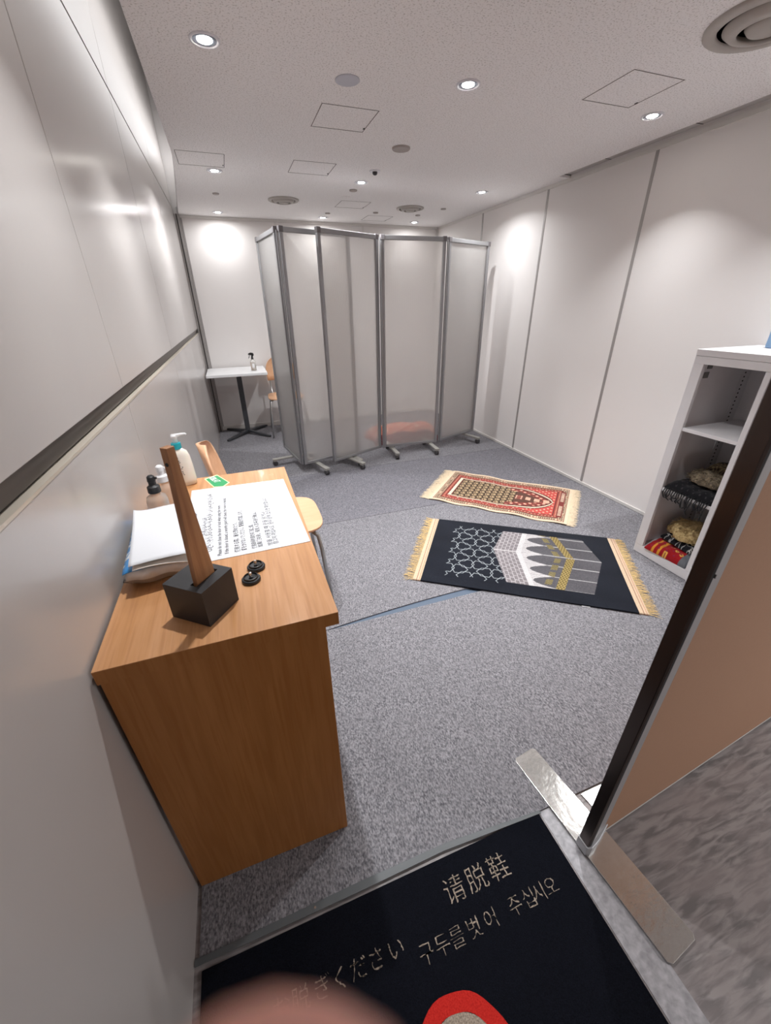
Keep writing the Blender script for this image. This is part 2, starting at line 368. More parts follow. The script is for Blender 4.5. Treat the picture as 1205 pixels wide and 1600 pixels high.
def cdisc(name, x, y, r, label, cat, m, drop=.004, group=None):
    e = thing(name, label, cat, (x, y, CEIL), 0, group)
    MB().lathe([(r, 0), (r, -drop * .6), (r * .93, -drop), (.001, -drop)], 28).build('plate', m, e)
    return e
cdisc('blank_cover', .644, 2.234, .052, 'pale bluish flat disc on the ceiling between the two nearest lamps', 'cover plate', mk('pale_disc', (196, 198, 208), .5))
M['disc'] = mk('grey_disc', (168, 160, 156), .6)
e = cdisc('speaker_cover', 1.163, 2.925, .055, 'grey round ceiling disc in front of the sprinkler', 'cover plate', M['disc'], .01)
e = cdisc('sprinkler', 1.158, 3.411, .04, 'small round sprinkler with dark centre in the ceiling', 'sprinkler', M['lens_trim'], .006)
MB().lathe([(.017, -.006), (.017, -.016), (.010, -.024), (.001, -.024)], 16).build('nozzle', M['vent_d'], e)
cdisc('smoke_detector', 1.154, 3.963, .032, 'small grey ceiling disc just behind the middle lamp', 'detector', M['disc'], .008)
cdisc('blank_cover', 1.159, 4.211, .04, 'pale ceiling disc in front of the square hatch over the screens', 'cover plate', M['ceiling'], .004)
for x, y, lab in ((1.15, 4.92, 'small dark ceiling disc between the back middle lamp and the hatch over the screens'), (1.614, 4.759, 'tiny ceiling disc in front of the farthest square hatch'),
                  (2.088, 4.765, 'tiny grey ceiling disc right behind the right far vent'), (2.206, 4.405, 'tiny ceiling disc between right vent and right wall'), (.086, 4.381, 'tiny dark ceiling disc between the two left rear lamps')):
    cdisc('ceiling_disc', x, y, .026, lab, 'cover plate', M['disc'], .008, 'tiny discs on the rear ceiling')

def vent(x, y, r, label):
    e = thing('ceiling_vent', label, 'vent', (x, y, CEIL), 0, 'round ceiling air vents')
    MB().lathe([(r, 0), (r, -.006), (r * .97, -.010), (r * .80, -.012), (r * .78, -.004), (r * .78, 0)], 40, caps=False).build('outer_ring', M['vent_w'], e, smooth=True)
    MB().lathe([(r * .79, -.001), (r * .01, -.001)], 40).build('dark_well', M['vent_d'], e)
    MB().lathe([(r * .70, -.002), (r * .70, -.006), (r * .60, -.022), (r * .46, -.026), (r * .46, -.016), (r * .52, -.002)], 40, caps=False).build('middle_cone', M['vent_w'], e, smooth=True)
    MB().lathe([(r * .36, -.002), (r * .36, -.012), (r * .30, -.026), (r * .01, -.028)], 40).build('inner_cone', M['vent_w'], e, smooth=True)
    return e
vent(.649, 4.455, .135, 'round ceiling vent with rings above the left end of the screens')
vent(1.874, 4.467, .135, 'round ceiling vent with rings above the right end of the screens')
vent(1.90, 1.40, .19, 'large round ceiling vent cut off by the upper right picture corner')

# downlights
dl_labels = {(0, 2): 'round recessed lamp glaring in the ceiling nearest the left wall', (1, 2): 'round recessed lamp glaring in the ceiling right of the pale bluish disc',
 (2, 2): 'round recessed lamp beside the dark trough above the right wall', (0, 3): 'small recessed lamp just behind the hatch closest to the left wall',
 (1, 3): 'recessed lamp between the sprinkler and the small grey disc', (2, 3): 'recessed lamp in the middle depth row closest to the right wall',
 (0, 4): 'far recessed lamp over the white table by the left wall', (1, 4): 'far recessed lamp centred right above the back wall', (2, 4): 'far recessed lamp near the right rear corner'}
proto = None
spots = [(2.22, 1.15, 'recessed lamp in front of the rest, beside the largest vent'), (1.15, 1.15, 'recessed lamp of the foremost row, in its middle'), (0.09, 1.15, 'recessed lamp of the foremost row, above the oak desk')] + [(x, y, dl_labels[(i, j + 2)]) for j, y in enumerate(LY[1:]) for i, x in enumerate(LX)]
spots.append((2.6, -1.0, 'added unseen lamp in the corridor, lighting the door leaf'))  # added outside the view as fill for the door face and corridor floor
for x, y, lab in spots:
    if proto is None:
        e = thing('ceiling_lamp', lab, 'lamp', (x, y, CEIL), 0, 'recessed round ceiling lamps')
        MB().lathe([(.052, 0), (.052, -.004), (.046, -.006), (.042, -.003), (.042, 0)], 28, caps=False).build('trim_ring', M['lens_trim'], e, smooth=True)
        MB().lathe([(.042, -.001), (.041, -.0025), (.024, -.003), (.0235, -.0015)], 28, caps=False).build('reflector', M['reflector'], e, smooth=True)
        MB().lathe([(.026, -.001), (.025, -.0035), (.001, -.004)], 24, caps=False).build('diffuser', M['lamp_hot'], e, smooth=True)
        proto = e
    else:
        e = dup(proto, (x, y, CEIL), 0, lab)
    ld = bpy.data.lights.new('downlight', 'AREA'); ld.shape = 'DISK'; ld.size = .04; ld.energy = LAMP_W * (3.6 if y < 0 else .42 if y > 5 else .68 if y < 1.5 else 1.35 if y > 3 else .88); ld.color = LAMP_COL; ld.energy *= (.6 if x > 2.2 and y > 1.5 else 1.2 if 1 < x < 2 else 1); ld.spread = R(170 if y > 5 or y < 0 else 150 if y > 3 else 100)
    lo = bpy.data.objects.new('downlight', ld); C.objects.link(lo); lo.location = (x, y, CEIL - .012)
# added unseen area light, brightens the wall inside the left slot
ld = bpy.data.lights.new('slot_fill', 'AREA'); ld.shape = 'RECTANGLE'; ld.size = 4.6; ld.size_y = .12; ld.energy = 9; ld.color = LAMP_COL
lo = bpy.data.objects.new('slot_fill', ld); C.objects.link(lo); lo.location = (-.152, 3.0, CEIL + .42); lo.rotation_euler = (R(90), 0, R(90))

# ------------------------------------------------------------ door leaf, floor plates
dr = struct(thing('door_1', 'x', 'x', (0, 0, 0)))
del dr['label']; del dr['category']
dirv = Vector((.997, .078)); 
MB().prism([(.79, .357), (1.78, .434), (1.777, .474), (.787, .397)], .012, 2.1).build('door_panel', M['door_face'], dr)
MB().prism([(.70, .362), (.7005, .334), (.706, .331), (.712, .345), (.738, .3735)], .05, 2.1).build('edge_channel', M['bronze'], dr, bevel=.001)
MB().prism([(.7125, .3445), (.7165, .334), (.7885, .3565), (.7865, .392), (.739, .3730)], .05, 2.1).build('edge_strip', M['edge_steel'], dr)
MB().prism([(.7075, .332), (.7115, .331), (.7160, .3335), (.712, .3445)], .05, 2.1).build('edge_gap', M['black'], dr)
MB().prism([(.697, .364), (.698, .330), (.712, .326), (.745, .334), (.800, .356), (.79, .394), (.738, .3745)], .012, .05).build('bottom_shoe', M['edge_steel'], dr, bevel=.002)
MB().box(-.001, .001, -.004, .004, -.004, .004).build('peg', M['zinc'], dr, loc=(.7145, .333, .98))
MB().prism([(.79, .3565), (1.78, .4335), (1.78, .432), (.79, .355)], .0125, .018).build('bottom_seal', M['wallrail_light'], dr)
# the steel plate is in front of and behind the leaf
pl = MB().prism([(.677, .618), (.683, .627), (.758, .637), (.767, .630), (.800, .385), (.8335, .115), (.825, .105), (.738, .094), (.728, .102), (.700, .385)], .0074, .0105)
tag(pl.build('floor_plate', M['brushed'], bevel=.001), 'long scratched steel plate on the floor running under the open door leaf', 'metal plate')
tag(MB().prism([(.812, .462), (1.6, .462), (1.6, .43), (.822, .40)], .0018, .006).build('threshold_strip', M['brushed']), 'short bright metal threshold strip behind the door leaf', 'threshold')
tag(MB().mat(M['rubber']).prism([(XL + .002, .489), (.08, .494), (.35, .492), (.655, .468), (.655, .460), (.33, .477), (.08, .474), (XL + .002, .476)], .0078, .0105).mat(M['zinc']).lathe([(.004, .0105), (.003, .012), (.0005, .012)], 12, Tm(-.04, .483)).build('edging_strip', None),
    'dark grey curved edging strip with a screw between black mat and carpet', 'edging')

# ------------------------------------------------------------ entrance mat
mt = thing('entrance_mat', 'black entrance mat with cream writing in three scripts and a red ring', 'mat', (0, 0, 0))
MB().box(XL + .018, .648, -.75, .465, .0016, .009).build('pile', M['mat_pile'], mt, bevel=.002)
zt = .0092
def chars(s, xs, y, size):
    for ch, x in zip(s, xs):
        o = text(ch, size, M['mat_text'], mt, x, y - size * .36, zt, name='woven_character', ext=.0006, align='CENTER', off=-.0007)
        bm = bmesh.new(); bm.from_mesh(o.data); bmesh.ops.subdivide_edges(bm, edges=[e_ for e_ in bm.edges if e_.calc_length() > .004], cuts=2)
        for v_ in bm.verts: h_ = math.sin(v_.co.x * 2100 + v_.co.y * 1300) ; g_ = math.sin(v_.co.y * 1900 - v_.co.x * 1700); v_.co.x += .0009 * h_; v_.co.y += .0009 * g_
        bm.to_mesh(o.data); bm.free()
chars('请脱鞋', (.318, .386, .455), .392, .062)
chars('구두를벗어주십시오', (.198, .241, .281, .329, .378, .451, .494, .527, .565), .309, .044)
chars('お脱ぎください', (-.143, -.10, -.05, -.008, .036, .081, .131), .342, .044)
def ringm(cx, cy, r0, r1, z0, z1, seg=48):
    vs = []; f = []
    for k in range(seg):
        a = 2 * PI * k / seg + .001
        j = 1 + .012 * math.sin(k * 7.3)
        for r in (r0, r1):
            for z in (z0, z1): vs.append((cx + r * j * math.cos(a), cy + r * j * math.sin(a), z))
    for k in range(seg):
        a = 4 * k; b = 4 * ((k + 1) % seg)
        f += [(a + 1, a + 3, b + 3, b + 1), (a, b, b + 2, a + 2), (a + 2, b + 2, b + 3, a + 3), (a, a + 1, b + 1, b)]
    return vs, f
vs, f = ringm(.208, .122, .083, .114, .0085, .0102); MB().face(vs, f).build('red_ring', M['mat_red'], mt)
MB().lathe([(.083, .0085), (.083, .0098), (.001, .0098)], 40, Tm(.208, .122)).build('cream_disc', M['mat_text'], mt)
sh = [(.17, .10), (.20, .095), (.25, .10), (.262, .12), (.245, .14), (.225, .165), (.205, .178), (.19, .172), (.195, .15), (.175, .13)]
MB().prism(sh, .0097, .0106).build('shoe_figure', mk('brown_pile', (74, 54, 50), .95, nscale=300), mt)

# ------------------------------------------------------------ desk
dk = thing('desk', 'oak veneered desk standing against the left wall next to the black mat', 'desk', (-.1, 1.07, 0))
def dkl(mb, *a, **k):
    o = mb.build(*a, **k); o.location = (.1, -1.07, 0); return o
dkl(MB().mat(M['oak_shaded']).box(-.325, .115, .629, 1.52, .808, .8385).mat(M['oak']).box(-.325, .115, .629, 1.52, .8386, .84), 'desk_top', None, dk)
dkl(MB().box(-.322, .087, .632, .664, .0075, .808), 'side_panel', M['oak_shaded'], dk, bevel=.001)
dkl(MB().box(-.314, .087, 1.487, 1.517, .0075, .808), 'side_panel', M['oak_shaded'], dk, bevel=.001)
dkl(MB().box(-.312, -.294, .664, 1.487, .3, .808), 'back_panel', M['oak_shaded'], dk)
# carved sign at the far right corner of the top
text('凸', .018, M['birch'], dk, .165, .375, .8402, name='corner_mark', ext=.0001, rot=PI / 2)

# printed sheet
pt = thing('printed_notice', 'large white printed notice in four languages lying on the oak desk', 'paper', (-.05, 1.155, .84))
def ptl(o): o.location.x += .05; o.location.y -= 1.155; o.location.z -= .84; return o
ptl(MB().prism([(-.200, .918), (.111, .925), (.096, 1.392), (-.213, 1.402)], .8403, .8412).build('sheet', M['paper'], pt))
def line(s, x, y0, y1, size, m=None):
    o = text(s, size, m or M['ink'], pt, x, y0, .8413, rot=PI / 2 + .02, ext=.0001, off=.00022, name='printed_line')
    wdt = max(v.co.x for v in o.data.vertices) - min(v.co.x for v in o.data.vertices)
    o.data.transform(Matrix.Diagonal(((y1 - y0) / wdt, 1, 1, 1))); ptl(o)
line('الرجاء عدم إغلاق الباب أو قفله عند استخدام الغرفة', -.141, .965, 1.345, .019, M['ink'])
line('إذا كان الباب مغلقا', -.157, 1.06, 1.17, .015)
line('Please do not close the door or lock when using the room.', -.113, .937, 1.245, .014)
line('If the door is closed, a security guard will check the room in manual.', -.096, .94, 1.295, .014)
line('使用する際、扉を閉めたり、', -.069, .939, 1.107, .0155)
line('鍵をかけないでください。警備員が確認します。', -.052, .942, 1.180, .0155)
line('使用房间时请勿关门或上锁。', -.027, .941, 1.077, .0145)
line('如果门关闭，保安人员将进行确认。', -.0115, .943, 1.155, .0145)
line('방을 사용할 때 문을 닫거나', .014, .942, 1.147, .0155)
line('잠그지 마십시오. 문이 닫혀 있으면 확인합니다.', .029, .944, 1.25, .0155)

# green direction sticker
qb = thing('direction_sticker', 'green arrow shaped sticker lettered KIBLAT on the desk near the lotion', 'sticker', (-.133, 1.465, .8405))
P5 = [(-.177, 1.491), (-.143, 1.538), (-.107, 1.508), (-.088, 1.436), (-.117, 1.390), (-.149, 1.402)]
P5 = [(-.177, 1.500), (-.133, 1.527), (-.089, 1.431), (-.109, 1.397), (-.142, 1.404)]
cx = sum(p[0] for p in P5) / 5; cy = sum(p[1] for p in P5) / 5
MB().prism([(p[0] + .133, p[1] - 1.465) for p in P5], -.0003, .0004).build('border', M['cream_line'], qb)
MB().prism([(cx + (p[0] - cx) * .88 + .133, cy + (p[1] - cy) * .88 - 1.465) for p in P5], .0004, .0006).build('green_field', M['green'], qb)
text('KIBLAT', .030, M['white_plastic'], qb, -.030, .040, .0007, rot=R(-67), ext=.0001, off=.0006, sx=.66, name='lettering')

# shoehorn in block
ang = math.atan2(.067, .054)
sb = thing('shoehorn_stand', 'black square wooden block holding the tall brown stick', 'stand', (-.141, .739, .84), ang - PI / 2 * 0)
w2, d2 = .044, .047
b = MB().mat(M['black_block'])
# block with slot: built from four bars around the slot plus floor
sx0, sx1, sy0, sy1 = -.030, .030, -.023, -.008
b.box(-w2, w2, -d2, d2, 0, .03).box(-w2, w2, sy1, d2, .03, .083).box(-w2, w2, -d2, sy0, .03, .083).box(-w2, sx0, sy0, sy1, .03, .083).box(sx1, w2, sy0, sy1, .03, .083)
b.build('block', None, sb)
st = thing('shoehorn', 'tall tapered brown wooden shoehorn standing upright in the black block', 'shoehorn', (-.141, .739, .84), ang)
vs = []
for z, hw, th, ox in ((.0305, .0255, .0055, 0), (.10, .0235, .0055, 0), (.20, .017, .0062, -.001), (.29, .0105, .0070, -.002), (.354, .0085, .0075, -.003)):
    yc = -.0155; vs += [(ox - hw, yc - th, z), (ox + hw, yc - th, z), (ox + hw, yc + th, z), (ox - hw, yc + th, z)]
f = [(3, 2, 1, 0), (16, 17, 18, 19)] + [(4 * i + k, 4 * i + (k + 1) % 4, 4 * i + 4 + (k + 1) % 4, 4 * i + 4 + k) for i in range(4) for k in range(4)]
MB().face(vs, f).build('stick', M['walnut'], st, bevel=.001)
MB().lathe([(.0035, 0), (.0035, .001), (.0005, .001)], 14, Matrix.Translation((-.0118, -.0155, .325)) @ Matrix.Rotation(-PI / 2, 4, 'Y')).build('hang_hole', M['black'], st)

# two black adjustable feet
def footpad(x, y, label, a):
    e = thing('levelling_foot', label, 'furniture foot', (x, y, .8402), a, 'black screw feet on the desk')
    MB().lathe([(.0205, 0), (.0212, .002), (.0212, .006), (.0195, .008), (.0165, .0085), (.0160, .0125), (.0145, .013), (.0135, .009), (.005, .008), (.0045, .010), (.001, .010)], 32, caps=True).build('pad', M['black'], e, smooth=False)
    MB().lathe([(.0034, .009), (.0034, .0115), (.003, .012), (.0034, .0125), (.003, .014), (.0034, .0145), (.003, .016), (.0034, .0165), (.003, .0185), (.0034, .019), (.003, .022), (.0015, .023)], 12).build('screw', M['zinc'], e)
    return e
footpad(-.0475, .803, 'black round screw foot on the desk, the one closer to the black block', 0)
footpad(-.0335, .850, 'black round screw foot on the desk, the one closer to the printed notice', 1)

# lotion pump bottle
lo_ = thing('lotion_bottle', 'white lotion pump bottle with teal collar on the far end of the desk', 'bottle', (-.236, 1.478, .84), R(-12))
prof = [(.030, 0), (.0345, .004), (.0355, .02), (.034, .07), (.031, .105), (.026, .122), (.016, .130), (.013, .133)]
MB().lathe(prof, 32, sx=1.12, sy=.68).build('bottle_body', M['lotion'], lo_, smooth=True)
MB().lathe([(.0145, .131), (.0155, .133), (.0155, .150), (.0145, .152), (.001, .152)], 24).build('collar', M['teal'], lo_, smooth=False)
pm = MB().lathe([(.0085, .152), (.0085, .168), (.0105, .170), (.0105, .177), (.009, .179), (.001, .179)], 20)
pm.tube([(-.008, 0, .176), (.008, 0, .177), (.022, .002, .180), (.036, .003, .181), (.040, .003, .178)], [.006, .006, .0045, .0035, .003], 10)
pm.build('pump', M['white_plastic'], lo_, smooth=True)
lb = MB()
random.seed(3)
lw = MB()
for k in range(16):
    z = .103 - k * .0055; ln = random.uniform(.012, .022)
    for s in range(5):
        x0 = -.018 + s * ln / 5 * 1.6
        if random.random() < .8:
            hw_ = .0345 * 1.12 * (1 - max(0, (z - .02)) * 1.1)
            xx = x0; yy = -.68 * .0352 * math.sqrt(max(0, 1 - (xx / hw_) ** 2)) * (1 - max(0, (z - .07)) * 3.6) - .0006
            lw.box(xx, xx + ln / 5, yy - .0004, yy + .002, z, z + .0022)
lw.build('small_print', M['corner'], lo_)

# small pump bottles
def pumpb(x, y, headm, label, body, h=1.0):
    e = thing('spray_bottle', label, 'bottle', (x, y, .84), 0, 'small clear bottles behind the papers')
    MB().lathe([(.026, 0), (.028, .003), (.028, .070), (.025, .082), (.014, .090), (.0125, .096)], 24).build('bottle_body', body, e, smooth=True)
    MB().lathe([(.0160, .095), (.0170, .096), (.0165, .113), (.012, .116), (.0100, .118), (.0098, .128), (.0110, .129), (.0100, .142), (.006, .146), (.001, .146)], 22).build('pump_head', headm, e, smooth=False)
    MB().tube([(.004, 0, .137), (.015, -.002, .137)], .0034, 8).build('nozzle', headm, e)
    return e
pumpb(-.276, 1.195, M['black'], 'small frosted bottle with black pump top behind the paper stack', M['clear_liq'])
pumpb(-.264, 1.275, M['white_plastic'], 'small clear bottle with white pump top behind the black topped one', M['clear_liq'])

# tissue pack and papers
tp = thing('wipes_pack', 'soft blue and white plastic wipes pack on the desk under the papers', 'pack', (-.246, 1.005, .84), R(4))
def pillow(name, L, W, H, m, parent, nx=28, ny=20, p=4, wob=.004, seed=1):
    random.seed(seed); ph = [random.uniform(0, 6) for _ in range(8)]
    vs = []; f = []
    def hh(u, v):
        e = (1 - abs(2 * u - 1) ** p) * (1 - abs(2 * v - 1) ** p)
        return max(0, e) ** .35
    for s in (1, -1):
        for i in range(nx + 1):
            for j in range(ny + 1):
                u, v = i / nx, j / ny; h = hh(u, v) * H / 2
                n_ = wob * (math.sin(9 * u + ph[0] + 5 * v) + .6 * math.sin(17 * v + ph[1] - 8 * u) + .4 * math.sin(31 * u + ph[2])) * hh(u, v)
                z = H / 2 + s * h + (n_ if s > 0 else 0)
                shr = 1 - .03 * math.sin(11 * (u + v) + ph[3])
                vs.append(((u - .5) * L * shr, (v - .5) * W * (1 - .03 * math.sin(13 * u + ph[4])), max(0.0005, z)))
    n = (nx + 1) * (ny + 1); k = ny + 1
    for i in range(nx):
        for j in range(ny):
            a = i * k + j; f.append((a, a + k, a + k + 1, a + 1)); b_ = a + n; f.append((b_, b_ + 1, b_ + k + 1, b_ + k))
    ring = [i * k for i in range(nx + 1)] + [nx * k + j for j in range(1, k)] + [i * k + ny for i in range(nx - 1, -1, -1)] + [j for j in range(ny - 1, 0, -1)]
    for a, b_ in zip(ring, ring[1:] + ring[:1]): f.append((a, a + n, b_ + n, b_))
    return MB().face(vs, f).build(name, m, parent, smooth=True)
pk = pillow('pack_body', .155, .29, .052, M['film'], tp, p=6, wob=.003, seed=4)
# blue print band on the pack: a second skin over the upper part
def shell(name, L, W, H, m, parent, u0, u1, v0, v1, lift):
    vs = []; f = []; nx, ny = 14, 24
    for i in range(nx + 1):
        for j in range(ny + 1):
            u, v = u0 + (u1 - u0) * i / nx, v0 + (v1 - v0) * j / ny
            e = max(0, (1 - abs(2 * u - 1) ** 6) * (1 - abs(2 * v - 1) ** 6)) ** .35
            vs.append(((u - .5) * L * 1.005, (v - .5) * W * 1.005, H / 2 + e * H / 2 + lift + .0025 * math.sin(9 * u + 5 * v + 3)))
    k = ny + 1
    for i in range(nx):
        for j in range(ny): a = i * k + j; f.append((a, a + k, a + k + 1, a + 1))
    n = len(vs); vs += [(x, y, z - .0012) for x, y, z in vs]
    f += [tuple(n + q for q in reversed(g_)) for g_ in f]
    ring = [i * k for i in range(nx + 1)] + [nx * k + j for j in range(1, k)] + [i * k + ny for i in range(nx - 1, -1, -1)] + [j for j in range(ny - 1, 0, -1)]
    for a, b_ in zip(ring, ring[1:] + ring[:1]): f.append((a, a + n, b_ + n, b_))
    return MB().face(vs, f).build(name, m, parent, smooth=True)
shell('printed_film', .155, .29, .052, M['blue_plastic'], tp, .02, .98, .035, .98, .0045)
def curl(name, pts, nx, zf, th, m, label, cat, grp=None):
    (a, b_, c_, d_) = [Vector(p) for p in pts]; vs = []; f = []
    for i in range(nx + 1):
        for j in range(nx + 1):
            u, v = i / nx, j / nx; p = (a * (1 - u) + b_ * u) * (1 - v) + (d_ * (1 - u) + c_ * u) * v
            vs.append((p.x, p.y, p.z + zf(u, v)))
    k = nx + 1; n = len(vs); vs += [(x, y, z - th) for x, y, z in vs]
    for i in range(nx):
        for j in range(nx):
            q = i * k + j; f.append((q, q + k, q + k + 1, q + 1)); q += n; f.append((q, q + 1, q + k + 1, q + k))
    ring = [i * k for i in range(nx + 1)] + [nx * k + j for j in range(1, k)] + [i * k + nx for i in range(nx - 1, -1, -1)] + [j for j in range(nx - 1, 0, -1)]
    for p_, q_ in zip(ring, ring[1:] + ring[:1]): f.append((p_, p_ + n, q_ + n, q_))
    o = MB().face(vs, f).build(name, m, None, smooth=True)
    return tag(o, label, cat, grp)
zt0 = .908
curl('paper_sheet', [(-.317, 1.105, zt0 + .002), (-.210, 1.148, zt0 - .003), (-.158, .866, zt0 - .004), (-.288, .846, zt0 - .004)], 16,
     lambda u, v: .006 + .012 * (1 - u) ** 6 * (1 - v) ** 3 - .004 * v * u + .003 * math.sin(3 * u) , .0006, M['paper'], 'blank white paper sheet with one curled corner, topmost of its stack', 'paper')
curl('paper_sheet', [(-.309, 1.095, zt0 - .003), (-.195, 1.135, zt0 - .006), (-.140, .864, zt0 - .007), (-.282, .842, zt0 - .007)], 16,
     lambda u, v: .003 * math.sin(3 * u) - .026 * v ** 4 * u ** 2, .0012, mk('paper_under', (226, 218, 208), .7), 'cream paper sheets with drooping corner beneath the topmost white sheet', 'paper')

# ------------------------------------------------------------ chairs
def make_chair(label, loc, rot):
    # chair faces local +X, seat centre at the origin
    t = thing('chair', label, 'chair', loc, rot, 'wooden shell chairs with steel tube legs')
    # seat: rounded shield
    pts = []
    for k in range(40):
        a = 2 * PI * k / 40; c_, s_ = math.cos(a), math.sin(a); e = 2 / 4.0
        x = .008 + .222 * math.copysign(abs(c_) ** e, c_); y = .2 * math.copysign(abs(s_) ** e, s_)
        y *= 1 + .06 * (x / .21)
        pts.append((x, y))
    MB().prism(pts, .440, .452).build('seat', M['birch'], t, bevel=.003)
    # backrest, curved plywood with round top
    vs = []; f = []; nu, nv = 20, 14
    for s in (0, 1):
        for i in range(nu + 1):
            for j in range(nv + 1):
                u, v = i / nu * 2 - 1, j / nv
                vv = v ** .6 if v > 0 else 0; hw = (.180 - .015 * (1 - vv)) * max(.04, 1 - max(0, (vv - .30) / .70) ** 2.4) ** .5
                zt_ = .60 + .268 * vv
                y = hw * u; x = -.210 - .055 * vv + .035 * u * u - s * .010
                vs.append((x, y, zt_))
    k = nv + 1; n = (nu + 1) * k
    for i in range(nu):
        for j in range(nv):
            a = i * k + j; f.append((a, a + 1, a + k + 1, a + k)); a += n; f.append((a, a + k, a + k + 1, a + 1))
    ring = [i * k for i in range(nu + 1)] + [nu * k + j for j in range(1, k)] + [i * k + nv for i in range(nu - 1, -1, -1)] + [j for j in range(nv - 1, 0, -1)]
    for a, b_ in zip(ring, ring[1:] + ring[:1]): f.append((a, a + n, b_ + n, b_))
    MB().face(vs, f).build('backrest', M['birch'], t, smooth=True)
    for sy in (1, -1):
        MB().tube([(.10, .12 * sy, .432), (.16, .165 * sy, .430), (.185, .185 * sy, .41), (.195, .195 * sy, .34), (.22, .215 * sy, 0.008)], .010, 10).build('leg', M['chrome'], t, smooth=True)
        MB().tube([(-.10, .12 * sy, .432), (-.15, .15 * sy, .428), (-.172, .165 * sy, .40), (-.20, .18 * sy, .2), (-.225, .195 * sy, 0.008)], .010, 10).build('leg', M['chrome'], t, smooth=True)
        MB().tube([(-.08, .09 * sy, .432), (-.16, .12 * sy, .432), (-.198, .13 * sy, .46), (-.214, .135 * sy, .60), (-.226, .135 * sy, .70)], .008, 8).build('back_support', M['chrome'], t, smooth=True)
    MB().tube([(-.10, .12, .431), (.10, .12, .431)], .009, 8).tube([(-.10, -.12, .431), (.10, -.12, .431)], .009, 8).tube([(.0, -.12, .431), (.0, .12, .431)], .009, 8).build('seat_frame', M['chrome'], t)
    return t
ch = make_chair('light wooden chair tucked beside the oak desk, its back against the left wall', (.055, 1.85, .007), 0)
dup(ch, (.505, 5.0, .007), -PI / 2, 'light wooden chair right of the white table, partly behind the screens')

# ------------------------------------------------------------ white table
tb = thing('side_table', 'white square pedestal table in the rear left corner', 'table', (0, 5.07, .007))
MB().box(-.312, .322, -.29, .30, .722, .750).build('table_top', M['white_plastic'], tb, bevel=.003)
MB().box(-.012, .045, .02, .075, .05, .722).build('pedestal', M['darkpost'], tb, bevel=.004)
for a in (R(48), R(132), R(228), R(312)):
    Mx = Tm(.0165, .05, 0, a); v0 = [(-.022, 0), (-.022, .0)]
    leg = MB(); vs = [Mx @ Vector(p) for p in [(.0, -.022, .03), (.0, .022, .03), (.0, .022, .055), (.0, -.022, .055), (.36, -.016, .002), (.36, .016, .002), (.36, .016, .022), (.36, -.016, .022)]]
    leg.face(vs, [(0, 3, 2, 1), (4, 5, 6, 7), (0, 1, 5, 4), (2, 3, 7, 6), (1, 2, 6, 5), (0, 4, 7, 3)])
    leg.build('base_leg', M['darkpost'], tb, bevel=.003)
sp = thing('trigger_spray_bottle', 'clear trigger spray bottle with black head on the white table', 'bottle', (.193, 4.985, .7575), 0)
MB().lathe([(.027, 0), (.029, .003), (.029, .09), (.024, .105), (.012, .115), (.011, .122)], 24).build('bottle_body', M['clear'], sp, smooth=True)
MB().lathe([(.0265, .002), (.0268, .045), (.001, .0455)], 24).build('liquid', M['clear_liq'], sp)
hd = MB().lathe([(.013, .1225), (.013, .135), (.009, .14), (.008, .15)], 16)
hd.prism([(-.040, .168), (-.034, .182), (-.01, .190), (.018, .184), (.022, .165), (.010, .146), (-.010, .146), (-.006, .160), (-.022, .166)], -.009, .009, Matrix.Rotation(PI / 2, 4, 'X'))
hd.prism([(-.028, .164), (-.022, .164), (-.028, .142), (-.038, .128), (-.041, .130), (-.034, .146)], -.005, .005, Matrix.Rotation(PI / 2, 4, 'X'))
hd.build('trigger_head', M['black'], sp)
MB().box(-.012, .012, -.0303, -.0290, .03, .075).build('label_patch', M['white_plastic'], sp)

